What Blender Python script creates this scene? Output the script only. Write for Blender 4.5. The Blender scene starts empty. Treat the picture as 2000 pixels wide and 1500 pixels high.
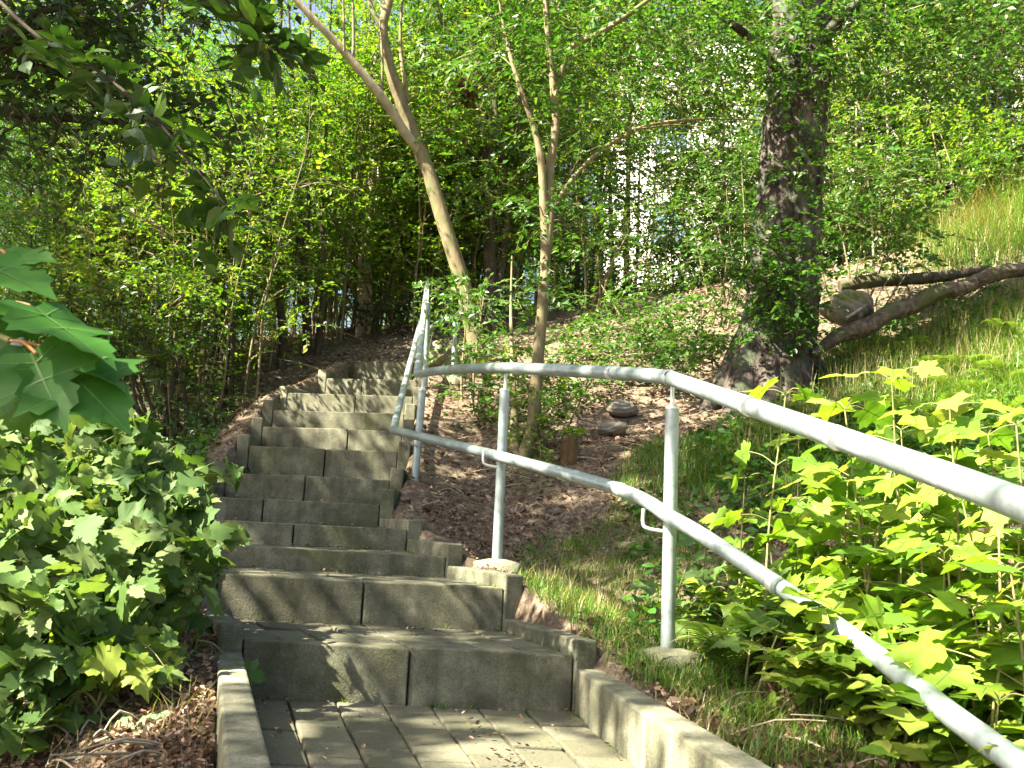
import bpy, math, numpy as np
from mathutils import Matrix, Vector
R = np.random.default_rng(11)
sc = bpy.context.scene
COL = sc.collection
PI = math.pi

# ------------------------------------------------------------------ camera
EYE = 0.54
PITCH, ROLL = math.radians(8.5), math.radians(3.0)
CM = Matrix.Rotation(math.radians(90) + PITCH, 3, 'X') @ Matrix.Rotation(ROLL, 3, 'Z')
CMN = np.array(CM)
FPX = 1900.0
def W(px, py, y):
    """point at forward distance y seen at photo pixel px,py"""
    r = CMN @ np.array([(px - 1000) / FPX, -(py - 750) / FPX, -1.0])
    return np.array([0, 0, EYE]) + r * (y / r[1])
cam = bpy.data.cameras.new('camera'); co = bpy.data.objects.new('camera', cam); COL.objects.link(co)
cam.sensor_width = 36; cam.lens = FPX / 2000 * 36; cam.clip_start = 0.02; cam.clip_end = 500
co.matrix_world = Matrix.Translation((0, 0, EYE)) @ CM.to_4x4()
cam.dof.use_dof = True; cam.dof.focus_distance = 4.5; cam.dof.aperture_fstop = 13
sc.camera = co

# ------------------------------------------------------------------ light
SD = np.array([0.62, 0.29, -0.73]); SD /= np.linalg.norm(SD)          # direction the light travels
wd = bpy.data.worlds.new('World'); sc.world = wd; wd.use_nodes = True
nt = wd.node_tree; bg = nt.nodes['Background']
sky = nt.nodes.new('ShaderNodeTexSky'); sky.sky_type = 'NISHITA'; sky.sun_disc = False
sky.sun_elevation = math.asin(-SD[2]); sky.sun_rotation = math.atan2(-SD[0], -SD[1])
sky.air_density = 1.0; sky.dust_density = 5
nt.links.new(sky.outputs[0], bg.inputs[0]); bg.inputs[1].default_value = 0.05
sl = bpy.data.lights.new('sun', 'SUN'); so = bpy.data.objects.new('sun', sl); COL.objects.link(so)
sl.energy = 5.0; sl.angle = math.radians(0.53); sl.color = (1, 0.92, 0.76)
so.rotation_euler = Vector(SD).to_track_quat('-Z', 'Y').to_euler(); so.location = (-8, -3, 12)
sc.cycles.max_bounces = 5; sc.cycles.diffuse_bounces = 3; sc.cycles.transmission_bounces = 3; sc.cycles.transparent_max_bounces = 4; sc.cycles.caustics_reflective = False; sc.cycles.caustics_refractive = False
sc.view_settings.view_transform = 'Standard'; sc.view_settings.look = 'None'
sc.view_settings.exposure = 2.9; sc.view_settings.gamma = 1

# ------------------------------------------------------------------ materials
def mat(name):
    m = bpy.data.materials.new(name); m.use_nodes = True
    n = m.node_tree; b = n.nodes['Principled BSDF']; o = n.nodes['Material Output']
    return m, n, b, o
def nd(n, t, **k):
    x = n.nodes.new(t)
    for a, v in k.items(): setattr(x, a, v)
    return x
def ramp(n, stops, src):
    r = nd(n, 'ShaderNodeValToRGB'); e = r.color_ramp.elements
    e[0].position, e[0].color = stops[0][0], (*stops[0][1], 1)
    e[1].position, e[1].color = stops[-1][0], (*stops[-1][1], 1)
    for p, c in stops[1:-1]:
        q = e.new(p); q.color = (*c, 1)
    n.links.new(src, r.inputs[0]); return r.outputs[0]
def noise(n, scale, detail=4, rough=.55, stretch=None, coord='Object'):
    tc = nd(n, 'ShaderNodeTexCoord'); x = nd(n, 'ShaderNodeTexNoise')
    x.inputs['Scale'].default_value = scale; x.inputs['Detail'].default_value = detail; x.inputs['Roughness'].default_value = rough
    if stretch:
        mp = nd(n, 'ShaderNodeMapping'); mp.inputs['Scale'].default_value = stretch
        n.links.new(tc.outputs[coord], mp.inputs[0]); n.links.new(mp.outputs[0], x.inputs[0])
    else: n.links.new(tc.outputs[coord], x.inputs[0])
    return x.outputs[0]
def mix(n, f, a, b, mode='MIX'):
    x = nd(n, 'ShaderNodeMix', data_type='RGBA', blend_type=mode)
    for i, v in ((0, f), (6, a), (7, b)):
        if isinstance(v, (int, float)): x.inputs[i].default_value = v
        elif isinstance(v, tuple): x.inputs[i].default_value = (*v, 1)
        else: n.links.new(v, x.inputs[i])
    return x.outputs[2]
def bump(n, b, h, s, d=.01):
    x = nd(n, 'ShaderNodeBump'); x.inputs['Strength'].default_value = s; x.inputs['Distance'].default_value = d
    n.links.new(h, x.inputs['Height']); n.links.new(x.outputs[0], b.inputs['Normal'])
def leaf_mat(name, stops, trans=.42, tint=(1.15, 1.18, .45), rough=.42, spec=.4):
    m, n, b, o = mat(name)
    g = nd(n, 'ShaderNodeNewGeometry')
    c = ramp(n, stops, g.outputs['Random Per Island'])
    nz = noise(n, 40, 2)
    c = mix(n, .35, c, ramp(n, [(.3, (.55, .6, .5)), (.7, (1.25, 1.2, 1.1))], nz), 'MULTIPLY')
    n.links.new(c, b.inputs['Base Color']); b.inputs['Roughness'].default_value = rough
    b.inputs['Specular IOR Level'].default_value = spec
    t = nd(n, 'ShaderNodeBsdfTranslucent'); n.links.new(mix(n, 1.0, c, tint, 'MULTIPLY'), t.inputs[0])
    ms = nd(n, 'ShaderNodeMixShader'); ms.inputs[0].default_value = trans
    n.links.new(b.outputs[0], ms.inputs[1]); n.links.new(t.outputs[0], ms.inputs[2]); n.links.new(ms.outputs[0], o.inputs[0])
    return m
M = {}
M['leaf'] = leaf_mat('thicket_leaf', [(0, (.035, .13, .010)), (.5, (.075, .21, .014)), (.88, (.13, .27, .022)), (1, (.25, .29, .04))], .55)
M['leaf_warm'] = leaf_mat('sunny_leaf', [(0, (.06, .155, .012)), (.5, (.125, .25, .016)), (.88, (.20, .31, .028)), (1, (.31, .29, .05))], .52)
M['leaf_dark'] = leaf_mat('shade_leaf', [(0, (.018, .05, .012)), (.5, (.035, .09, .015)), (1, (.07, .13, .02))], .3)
M['leaf_green'] = leaf_mat('green_leaf', [(0, (.035, .11, .015)), (.6, (.06, .17, .02)), (1, (.12, .22, .03))], .4)
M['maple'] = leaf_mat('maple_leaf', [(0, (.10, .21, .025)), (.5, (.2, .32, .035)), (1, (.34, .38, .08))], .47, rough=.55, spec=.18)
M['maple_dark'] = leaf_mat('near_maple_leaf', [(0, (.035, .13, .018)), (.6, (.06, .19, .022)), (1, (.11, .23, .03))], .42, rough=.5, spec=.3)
M['bush'] = leaf_mat('bush_leaf', [(0, (.06, .125, .03)), (.55, (.11, .19, .05)), (1, (.2, .26, .09))], .4, rough=.6, spec=.25)
M['vein'] = leaf_mat('leaf_vein', [(0, (.09, .2, .045)), (1, (.12, .23, .06))], .3)
M['fern'] = leaf_mat('fern_leaf', [(0, (.1, .2, .03)), (1, (.2, .3, .05))], .45)
M['grass'] = leaf_mat('grass_blade', [(0, (.06, .16, .02)), (.6, (.11, .23, .025)), (.85, (.2, .25, .05)), (1, (.36, .3, .13))], .35)
M['straw'] = leaf_mat('dry_grass', [(0, (.2, .165, .075)), (.6, (.33, .27, .13)), (1, (.16, .19, .05))], .3)
M['litter'] = leaf_mat('leaf_litter', [(0, (.07, .04, .025)), (.4, (.16, .095, .06)), (.75, (.3, .2, .13)), (1, (.45, .35, .25))], .12, (1, .9, .8), .7, .2)
M['dead'] = leaf_mat('dead_leaves', [(0, (.08, .04, .02)), (.6, (.17, .085, .035)), (1, (.25, .14, .06))], .2, (1, .9, .8), .7, .2)
def bark_mat(name, c0, c1, c2, sc_=(18, 18, 4), bs=.6, moss=None):
    m, n, b, o = mat(name)
    h = noise(n, 1, 6, .65, sc_)
    c = ramp(n, [(.3, c0), (.5, c1), (.72, c2)], h)
    if moss:
        c = mix(n, ramp(n, [(.5, (0, 0, 0)), (.62, (1, 1, 1))], noise(n, 5, 5, .6)), c, moss)
    n.links.new(c, b.inputs['Base Color']); b.inputs['Roughness'].default_value = .85; b.inputs['Specular IOR Level'].default_value = .2
    bump(n, b, h, bs, .02); return m
M['bark'] = bark_mat('smooth_bark', (.09, .075, .04), (.17, .14, .075), (.27, .22, .13), (14, 14, 5), .4, (.13, .14, .06))
M['bark_pale'] = bark_mat('pale_bark', (.2, .17, .11), (.33, .28, .19), (.46, .4, .29), (14, 14, 5), .35)
M['bark_dark'] = bark_mat('dark_bark', (.03, .025, .018), (.06, .05, .033), (.11, .09, .06), (14, 14, 5), .5)
M['bark_old'] = bark_mat('furrowed_bark', (.010, .008, .007), (.045, .036, .028), (.21, .18, .15), (15, 15, 3.4), 1.6, (.06, .075, .045))
M['bark_log'] = bark_mat('log_bark', (.03, .023, .015), (.085, .066, .045), (.2, .165, .115), (16, 16, 16), 1.2, (.07, .08, .03))
M['stem'] = bark_mat('green_stem', (.12, .13, .05), (.2, .19, .08), (.3, .26, .12), (30, 30, 30), .1)
M['petiole'] = bark_mat('reddish_petiole', (.3, .14, .06), (.42, .2, .09), (.5, .28, .13), (30, 30, 30), .1)

def concrete(name, base=.72, moss=.5):
    m, n, b, o = mat(name)
    f = noise(n, 7, 8, .7); g = noise(n, 160, 3, .6); s = noise(n, 2.2, 5, .6); st = noise(n, 1, 5, .6, (14, 14, 1.6))
    c = ramp(n, [(.3, (.11 * base, .112 * base, .075 * base)), (.5, (.205 * base, .205 * base, .15 * base)), (.7, (.36 * base, .355 * base, .28 * base))], f)
    c = mix(n, .5, c, ramp(n, [(.35, (.42, .44, .3)), (.62, (1.25, 1.2, 1.05))], st), 'MULTIPLY')
    c = mix(n, ramp(n, [(.62 - .22 * moss, (0, 0, 0)), (.9 - .2 * moss, (.75, .75, .75))], s), c, (.06, .075, .018))
    c = mix(n, .55, c, ramp(n, [(.3, (.5, .5, .5)), (.65, (1.3, 1.3, 1.3))], g), 'MULTIPLY')
    gi = nd(n, 'ShaderNodeObjectInfo')
    c = mix(n, .5, c, ramp(n, [(0, (.72, .74, .68)), (1, (1.2, 1.18, 1.15))], gi.outputs['Random']), 'MULTIPLY')
    n.links.new(c, b.inputs['Base Color']); b.inputs['Roughness'].default_value = .9; b.inputs['Specular IOR Level'].default_value = .25
    ad = nd(n, 'ShaderNodeMath', operation='ADD'); n.links.new(f, ad.inputs[0]); n.links.new(g, ad.inputs[1])
    bump(n, b, ad.outputs[0], .45, .006); return m
M['concrete'] = concrete('slab_concrete', .6, .48)
M['kerb'] = concrete('kerb_concrete', .75, .35)
def paver_mat():
    m, n, b, o = mat('paving_block')
    g = nd(n, 'ShaderNodeNewGeometry')
    c = ramp(n, [(0, (.085, .083, .055)), (.5, (.11, .106, .072)), (1, (.145, .138, .097))], g.outputs['Random Per Island'])
    f = noise(n, 120, 5, .7); s = noise(n, 6, 5, .65)
    c = mix(n, .7, c, ramp(n, [(.3, (.45, .45, .42)), (.7, (1.4, 1.38, 1.3))], f), 'MULTIPLY')
    c = mix(n, ramp(n, [(.48, (0, 0, 0)), (.7, (.6, .6, .6))], s), c, (.09, .1, .045))
    n.links.new(c, b.inputs['Base Color']); b.inputs['Roughness'].default_value = .88; b.inputs['Specular IOR Level'].default_value = .3
    bump(n, b, f, .5, .004); return m
M['paver'] = paver_mat()
def soil_mat():
    m, n, b, o = mat('soil_and_litter')
    a = noise(n, 1.1, 6, .6); f = noise(n, 26, 8, .75); v = noise(n, 90, 4, .7)
    c = ramp(n, [(.3, (.055, .04, .026)), (.46, (.135, .102, .07)), (.58, (.25, .2, .145)), (.74, (.46, .385, .29))], f)
    c = mix(n, .6, c, ramp(n, [(.3, (.45, .42, .4)), (.7, (1.4, 1.38, 1.35))], v), 'MULTIPLY')
    c = mix(n, ramp(n, [(.52, (0, 0, 0)), (.68, (.55, .55, .55))], a), c, (.075, .085, .03))
    n.links.new(c, b.inputs['Base Color']); b.inputs['Roughness'].default_value = .95; b.inputs['Specular IOR Level'].default_value = .1
    bump(n, b, f, .9, .03); return m
M['soil'] = soil_mat()
def metal_mat(name, col, rough, met):
    m, n, b, o = mat(name)
    f = noise(n, 30, 6, .7); s = noise(n, 6, 4, .6)
    c = ramp(n, [(.3, tuple(x * .72 for x in col)), (.5, col), (.7, tuple(min(1, x * 1.2) for x in col))], f)
    c = mix(n, .8, c, ramp(n, [(.32, (.62, .68, .63)), (.5, (.95, .97, .95)), (.68, (1.18, 1.17, 1.14))], s), 'MULTIPLY'); q = noise(n, 70, 3, .6); c = mix(n, ramp(n, [(.66, (0, 0, 0)), (.74, (.6, .6, .6))], q), c, (.12, .12, .1))
    n.links.new(c, b.inputs['Base Color']); b.inputs['Metallic'].default_value = met
    n.links.new(ramp(n, [(.3, (rough - .1,) * 3), (.7, (rough + .12,) * 3)], s), b.inputs['Roughness'])
    bump(n, b, f, .06, .002); return m
M['galv'] = metal_mat('galvanised_steel', (.34, .395, .39), .40, .5)
M['weld'] = metal_mat('bright_collar', (.72, .74, .74), .35, .5)
def plain(name, col, rough=.8, var=.25, scale=6):
    m, n, b, o = mat(name)
    f = noise(n, scale, 5, .6)
    n.links.new(ramp(n, [(.3, tuple(x * (1 - var) for x in col)), (.7, tuple(min(1, x * (1 + var)) for x in col))], f), b.inputs['Base Color'])
    b.inputs['Roughness'].default_value = rough; bump(n, b, f, .2, .01); return m
M['plaster'] = plain('white_plaster', (.78, .76, .75), .9, .04, 2)
M['pane'] = plain('window_glass', (.12, .2, .3), .1, .1, 1)
M['rooft'] = plain('slate_roof', (.12, .13, .15), .7, .2, 5)
M['stone'] = bark_mat('mossy_stone', (.10, .09, .07), (.2, .18, .14), (.3, .27, .22), (9, 9, 9), .6, (.1, .12, .035))
M['rotwood'] = bark_mat('rotten_wood', (.035, .022, .010), (.085, .052, .02), (.17, .11, .045), (14, 14, 5), .7)

# ------------------------------------------------------------------ mesh helpers
class MB:
    def __init__(s): s.V = []; s.n = 0; s.F = []
    def add(s, v, faces, m=0, smooth=False):
        v = np.asarray(v, float).reshape(-1, 3); s.V.append(v)
        for f in faces:
            f = np.asarray(f, np.int64)
            if f.size: s.F.append((f + s.n, m, smooth))
        s.n += len(v)
    def build(s, name, mats, parent=None, origin=None):
        me = bpy.data.meshes.new(name)
        V = np.concatenate(s.V) if s.V else np.zeros((0, 3))
        if origin is not None: V = V - np.asarray(origin)
        me.vertices.add(len(V)); me.vertices.foreach_set('co', V.astype(np.float32).ravel())
        lv, ls, mi, sm, st = [], [], [], [], 0
        for f, m, k in s.F:
            c, w = f.shape; lv.append(f.ravel()); ls.append(st + np.arange(c) * w); st += c * w
            mi.append(np.full(c, m)); sm.append(np.full(c, k))
        lv = np.concatenate(lv); ls = np.concatenate(ls)
        me.loops.add(len(lv)); me.loops.foreach_set('vertex_index', lv.astype(np.int32))
        me.polygons.add(len(ls)); me.polygons.foreach_set('loop_start', ls.astype(np.int32))
        me.polygons.foreach_set('material_index', np.concatenate(mi).astype(np.int32))
        me.polygons.foreach_set('use_smooth', np.concatenate(sm).astype(bool))
        me.update(calc_edges=True)
        for q in (mats if isinstance(mats, (list, tuple)) else [mats]): me.materials.append(q)
        o = bpy.data.objects.new(name, me); COL.objects.link(o)
        if parent is not None: o.parent = parent
        return o
def tag(o, label=None, cat=None, group=None, kind=None):
    for k, v in (('label', label), ('category', cat), ('group', group), ('kind', kind)):
        if v: o[k] = v
    return o
def thing(name, label, cat, loc, group=None):
    o = bpy.data.objects.new(name, None); COL.objects.link(o); o.location = [float(v) for v in loc]
    o.empty_display_size = .1
    return tag(o, label, cat, group)
def dup(root, loc, rz=0, s=1, label=None):
    r = root.copy(); COL.objects.link(r); r.location = [float(v) for v in loc]; r.rotation_euler = (0, 0, rz)
    r.scale = (s, s, s) if not isinstance(s, tuple) else s
    if label: r['label'] = label
    for ch in list(root.children):
        c = ch.copy(); COL.objects.link(c); c.parent = r
    return r
def nrm(a): return a / np.maximum(np.linalg.norm(a, axis=-1, keepdims=True), 1e-9)
def smooth_path(P, n=6):
    P = np.asarray(P, float)
    if len(P) < 3: return np.array([P[0] + (P[-1] - P[0]) * t for t in np.linspace(0, 1, max(2, n))])
    Q = np.vstack([2 * P[0] - P[1], P, 2 * P[-1] - P[-2]]); out = []
    for i in range(1, len(Q) - 2):
        for t in np.linspace(0, 1, n, endpoint=False):
            a, b, c, d = Q[i - 1:i + 3]
            out.append(.5 * (2 * b + (c - a) * t + (2 * a - 5 * b + 4 * c - d) * t * t + (3 * b - a - 3 * c + d) * t ** 3))
    out.append(P[-1]); return np.array(out)
def tube(mb, P, rad, sides=8, m=0, sm=True, caps=True, n=0, furrow=0, flat=False):
    P = np.asarray(P, float)
    if n: 
        k = len(P); P2 = smooth_path(P, n); rad = np.interp(np.linspace(0, 1, len(P2)), np.linspace(0, 1, len(np.atleast_1d(rad)) if np.ndim(rad) else 1), np.atleast_1d(rad)) if np.ndim(rad) else rad; P = P2
    N = len(P); rad = np.full(N, rad, float) if np.ndim(rad) == 0 else np.interp(np.linspace(0, 1, N), np.linspace(0, 1, len(rad)), rad)
    T = nrm(np.gradient(P, axis=0)); ref = np.array([0.31, .94, .05]) if abs(T[0][1]) < .8 else np.array([1, 0, .1])
    U = np.zeros_like(P); u = nrm(ref - T[0] * ref.dot(T[0]))
    for i in range(N):
        u = nrm(u - T[i] * u.dot(T[i])); U[i] = u
    Vv = np.cross(T, U); a = np.linspace(0, 2 * PI, sides, endpoint=False)
    rr = rad[:, None] * np.ones(sides)[None, :]
    if furrow:
        ph = np.cumsum(R.normal(0, .25, N))[:, None]
        rr = rr * (1 + furrow * (np.sin(7 * a[None] + ph) * .5 + np.sin(13 * a[None] - 1.7 * ph) * .5) + R.normal(0, furrow * .45, rr.shape))
    ring = P[:, None, :] + rr[..., None] * (np.cos(a)[None, :, None] * U[:, None, :] + np.sin(a)[None, :, None] * Vv[:, None, :])
    i = np.arange(N - 1)[:, None] * sides; j = np.arange(sides)[None]; j2 = (j + 1) % sides
    F = np.stack([i + j, i + j2, i + sides + j2, i + sides + j], -1).reshape(-1, 4)
    mb.add(ring.reshape(-1, 3), [F], m, sm)
    if caps:
        for e in (0, N - 1):
            c = ring[e]; idx = np.arange(sides)
            v = np.vstack([c, P[e]])
            f = np.stack([idx, (idx + 1) % sides, np.full(sides, sides)], -1)
            mb.add(v, [f if e else f[:, ::-1]], m, False)
def hexa(mb, c, m=0):
    """8 corners: bottom 4 ccw, top 4 ccw"""
    mb.add(c, [np.array([[3, 2, 1, 0], [4, 5, 6, 7], [0, 1, 5, 4], [1, 2, 6, 5], [2, 3, 7, 6], [3, 0, 4, 7]])], m)
def bevel(o, w=.006, seg=2):
    b = o.modifiers.new('bevel', 'BEVEL'); b.width = w; b.segments = seg; b.limit_method = 'ANGLE'

# leaf templates: verts (x across, y along, z out), faces
def T_fold(w=.3):
    return np.array([[0, 0, 0], [-w, .42, .09], [0, 1, -.08], [w, .42, .09]]), [np.array([[0, 3, 2], [0, 2, 1]])]
def T_oval(w=.3):
    v = np.array([[0, 0, 0], [-w * .8, .25, .06], [-w, .55, .07], [-.1, .88, 0], [0, 1, -.08], [.1, .88, 0], [w, .55, .07], [w * .8, .25, .06], [0, .5, 0]])
    return v, [np.array([[8, 0, 7], [8, 7, 6], [8, 6, 5], [8, 5, 4], [8, 4, 3], [8, 3, 2], [8, 2, 1], [8, 1, 0]])]
def T_lobed(kind='maple'):
    if kind == 'maple':
        h = [(.05, -.03), (.2, -.1), (.36, -.05), (.31, .06), (.44, .13), (.42, .2), (.6, .36), (.47, .38), (.45, .47), (.33, .45), (.2, .46), (.27, .6), (.22, .64), (.2, .76), (.1, .8)]
    else:
        h = [(.06, -.02), (.2, .0), (.3, .1), (.28, .18), (.4, .28), (.36, .34), (.46, .5), (.38, .5), (.34, .57), (.25, .52), (.2, .54), (.24, .66), (.17, .7), (.17, .8), (.08, .84)]
    o = [(0, 0)] + h + [(0, 1.0)] + [(-x, y) for x, y in reversed(h)]
    v = []
    for x, y in o:
        a = abs(x); z = .10 * a - .22 * a * a * 2 - .18 * y * y + .05 * math.sin(7 * a + 9 * y); v.append((x, y, z))
    for (x, y) in [(0, .12), (0, .34), (0, .6)]: v.append((x, y, -.03 - .15 * y * y))
    n = len(o); F = []
    for i in range(n):
        j = (i + 1) % n; ym = (o[i][1] + o[j][1]) / 2
        c = n + (0 if ym < .13 else 1 if ym < .52 else 2)
        F.append((c, j, i))
    # bridge between centres
    for i in range(n):
        ym0 = (o[i - 1][1] + o[i][1]) / 2; ym1 = (o[i][1] + o[(i + 1) % n][1]) / 2
        g = lambda q: 0 if q < .13 else 1 if q < .52 else 2
        a, b = g(ym0), g(ym1)
        if a != b: F.append((n + a, n + b, i))
    return np.array(v), [np.array(F)]
T_PINNA = (np.array([[-.05, 0, 0], [.05, 0, 0], [.13, .35, .02], [-.13, .35, .02], [.08, .7, 0], [-.08, .7, 0], [0, 1, -.06]]), [np.array([[0, 1, 2], [0, 2, 3], [3, 2, 4], [3, 4, 5], [5, 4, 6]])])
T_CURL = (np.array([[0, 0, 0], [-.3, .35, .16], [-.22, .75, .22], [0, 1, .1], [.25, .72, .2], [.32, .35, .1], [0, .5, -.02]]), [np.array([[6, 0, 5], [6, 5, 4], [6, 4, 3], [6, 3, 2], [6, 2, 1], [6, 1, 0]])])
FOLD, OVAL, MAPLE, VIB = T_fold(), T_oval(), T_lobed('maple'), T_lobed('vib')
def T_veins():
    V, F = [], []; mv = MAPLE[0]; n = len(mv) - 3; C0, C1, C2 = mv[n], mv[n + 1], mv[n + 2]
    def strip(a, b, w0, w1):
        a, b = np.array(a), np.array(b); d = b - a; p = nrm(np.array([-d[1], d[0], 0.])); k = len(V); u = np.array([0, 0, .009])
        V.extend([a + p * w0 + u, a - p * w0 + u, b - p * w1 + u, b + p * w1 + u]); F.append([k, k + 1, k + 2, k + 3])
    tip = mv[:n][np.argmax(mv[:n, 1])]; side = mv[:n][np.argmax(mv[:n, 0])]; lows = mv[:n][np.argmin(mv[:n, 1] - .3 * mv[:n, 0])]
    strip(mv[0], C0, .012, .011); strip(C0, C1, .011, .010); strip(C1, C2, .010, .007); strip(C2, tip, .007, .002)
    for s_ in (1, -1):
        strip(C1, side * [s_, 1, 1], .008, .002); strip(C0, np.array([.36, -.05, mv[3][2]]) * [s_, 1, 1], .007, .002)
    return np.array(V), [np.array(F)]
VEIN = T_veins()
def put(mb, pos, ax, nr, size, tpl, m=0, smooth=False):
    pos = np.asarray(pos, float).reshape(-1, 3); N = len(pos)
    if not N: return
    ax = nrm(np.broadcast_to(np.asarray(ax, float), (N, 3))); nr = np.broadcast_to(np.asarray(nr, float), (N, 3))
    sd = nrm(np.cross(ax, nr)); nn = np.cross(sd, ax); size = np.broadcast_to(np.asarray(size, float), (N,))
    tv, tf = tpl; k = len(tv)
    V = pos[:, None] + size[:, None, None] * (tv[None, :, 0:1] * sd[:, None] + tv[None, :, 1:2] * ax[:, None] + tv[None, :, 2:3] * nn[:, None])
    off = (np.arange(N) * k)[:, None, None]
    mb.add(V.reshape(-1, 3), [(f[None] + off).reshape(-1, f.shape[1]) for f in tf], m, smooth)
def ball(n, c, r, shell=.5):
    d = nrm(R.normal(size=(n, 3))); return np.asarray(c) + d * (R.random(n) ** shell)[:, None] * np.asarray(r)
def sprays(mb, o, d, L, k, ls, tpl, lm=0, tm=1, twig=.003, droop=.25, spread=.9, tilt=.35):
    """leafy twigs: o,d (N,3); k leaves each, leaves alternate in the spray plane"""
    N = len(o); d = nrm(d); L = np.broadcast_to(L, (N,))
    up = nrm(np.array([0, 0, 1.]) + R.normal(0, tilt, (N, 3))); sd = nrm(np.cross(d, up)); up = np.cross(sd, d)
    t = (np.arange(k) + .6) / k; t = t[None] + R.normal(0, .04, (N, k))
    side = np.where(np.arange(k) % 2, 1., -1.)[None] * R.uniform(.6, 1.2, (N, k))
    P = o[:, None] + d[:, None] * (L[:, None] * t)[..., None] - np.array([0, 0, 1.]) * (droop * L[:, None] * t * t)[..., None]
    A = d[:, None] * .6 + sd[:, None] * (side * spread)[..., None] + R.normal(0, .25, (N, k, 3)) - np.array([0, 0, .15])
    Nn = up[:, None] + R.normal(0, tilt, (N, k, 3))
    sz = ls * R.uniform(.6, 1.25, (N, k))
    put(mb, P.reshape(-1, 3), A.reshape(-1, 3), Nn.reshape(-1, 3), sz.ravel(), tpl, lm)
    if twig:
        e = o + d * L[:, None] - np.array([0, 0, 1.]) * (droop * L)[:, None]; mid = o + d * L[:, None] * .5 - np.array([0, 0, 1.]) * (droop * L * .25)[:, None]
        ang = [0, 2.1, 4.2]
        ringv = [p[:, None] + w * np.stack([np.cos(a) * sd + np.sin(a) * up for a in ang], 1) for p, w in ((o, twig), (mid, twig * .8), (e, twig * .4))]
        V = np.concatenate(ringv, 1)
        f = np.array([[0, 1, 4, 3], [1, 2, 5, 4], [2, 0, 3, 5], [3, 4, 7, 6], [4, 5, 8, 7], [5, 3, 6, 8]])
        mb.add(V.reshape(-1, 3), [(f[None] + (np.arange(N) * 9)[:, None, None]).reshape(-1, 4)], tm, True)
def blob_sprays(mb, c, r, n, L=.3, k=8, ls=.06, tpl=FOLD, lm=0, tm=1, twig=.003, pitch=.1, tilt=.35, droop=.25, flat=.5):
    o = ball(n, c, r, .45); out = (o - np.asarray(c)) / np.asarray(r)
    d = nrm(out * [1, 1, flat] + R.normal(0, .55, (n, 3)) * [1, 1, .5] + [0, 0, pitch])
    sprays(mb, o, d, L * R.uniform(.7, 1.3, n), k, ls, tpl, lm, tm, twig, droop, .9, tilt)

# ------------------------------------------------------------------ stairs layout
ST = []   # left xy, right xy, z
def st(px, py, y, w, yaw):
    r = W(px, py, y); a = math.radians(yaw); l = r[:2] - w * np.array([math.cos(a), math.sin(a)])
    ST.append((l, r[:2].copy(), r[2]))
def Wz(px, py, z):
    lo, hi = .3, 30.
    for _ in range(60):
        m_ = (lo + hi) / 2
        if (W(px, py, m_)[2] < z) == (W(px, py, lo)[2] < z): lo = m_
        else: hi = m_
    return W(px, py, lo)
ST.append(None)
for a in [(1122, 1279, 3.10, 1.01, 3), (985, 1148, 3.72, 1.06, 2.5), (871, 1087, 4.27, 1.05, 1), (794, 1035, 4.78, 1.03, 0), (741, 985, 5.33, 1.0, -3),
          (760, 938, 5.66, .98, -6), (776, 882, 6.02, .96, -8), (785, 842, 6.42, .97, -9), (789, 808, 6.82, .97, -9), (806, 774, 7.27, 1.0, -10),
          (815, 742, 7.77, .78, -12), (806, 706, 8.35, .55, -15)]: st(*a)
_l, _r = Wz(520, 1440, .13)[:2], Wz(1410, 1490, .13)[:2]
f0 = lambda a, b: a + (b - a) * ((a[1] - 1.6) / (a[1] - b[1]))
ST[0] = (f0(ST[1][0], _l), f0(ST[1][1], _r), 0.0); print('front', ST[0])
lastl, lastr, lastz = ST[-1]
END = (lastl + np.array([.12, .55]), lastr + np.array([.1, .5]), lastz)
Lp = np.array([s[0] for s in ST] + [END[0]]); Rp = np.array([s[1] for s in ST] + [END[1]]); Zp = np.array([s[2] for s in ST] + [lastz])
print('steps z', np.round(Zp, 3))

# ------------------------------------------------------------------ terrain
ctrl = [W(*a) for a in [
    (1700, 1400, 2.6), (1990, 1480, 2.1), (1450, 1200, 4.0), (1300, 1050, 5.0), (1150, 900, 6.0), (1400, 900, 5.6), (1600, 850, 6.1), (1480, 775, 7.1),
    (1900, 820, 5.9), (1900, 640, 7.6), (1990, 525, 8.6), (1990, 395, 10.2), (1700, 525, 9.4), (1600, 545, 9.6), (1200, 590, 10.2), (1200, 680, 8.6),
    (1000, 750, 7.7), (900, 835, 6.9), (1350, 640, 8.9), (1040, 640, 9.8), (880, 755, 8.2), (700, 655, 10.4), (560, 690, 9.8), (430, 785, 8.2),
    (330, 865, 7.2), (420, 930, 6.2), (300, 1450, 2.6), (50, 1420, 2.7), (400, 1260, 3.4), (150, 1100, 4.6), (600, 650, 11.2), (800, 640, 10.5), (900, 620, 11)]]
ctrl += [np.array(p, float) for p in [(0, .8, -.55), (0, -.6, -1.2), (2, 0, -.5), (-2, 0, -1.0), (-3.5, 4, .25), (-5, 7, .8), (-6, 11, 1.8), (-8, 15, 2.6), (-3, 15, 2.9), (1, 14, 2.9),
        (3, 14, 2.9), (6, 15, 3.2), (10, 15, 4.2), (8, 10, 4.7), (6, 6, 3.0), (4, 3, 1.2), (4, 0, .1), (0, 30, 3.0), (14, 30, 3.2), (-20, 30, 3.0), (-20, 5, .5), (20, 5, 4.5), (0, -20, -2.5),
        (-60, 60, 4), (60, 60, 5), (-60, -40, -3), (60, -40, 0), (0, 80, 4)]]
ctrl = np.array(ctrl)
def ker(a, b): return np.sqrt(((a[:, None] - b[None]) ** 2).sum(-1) + .3)
A = ker(ctrl[:, :2], ctrl[:, :2]) + np.eye(len(ctrl)) * -.02
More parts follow.
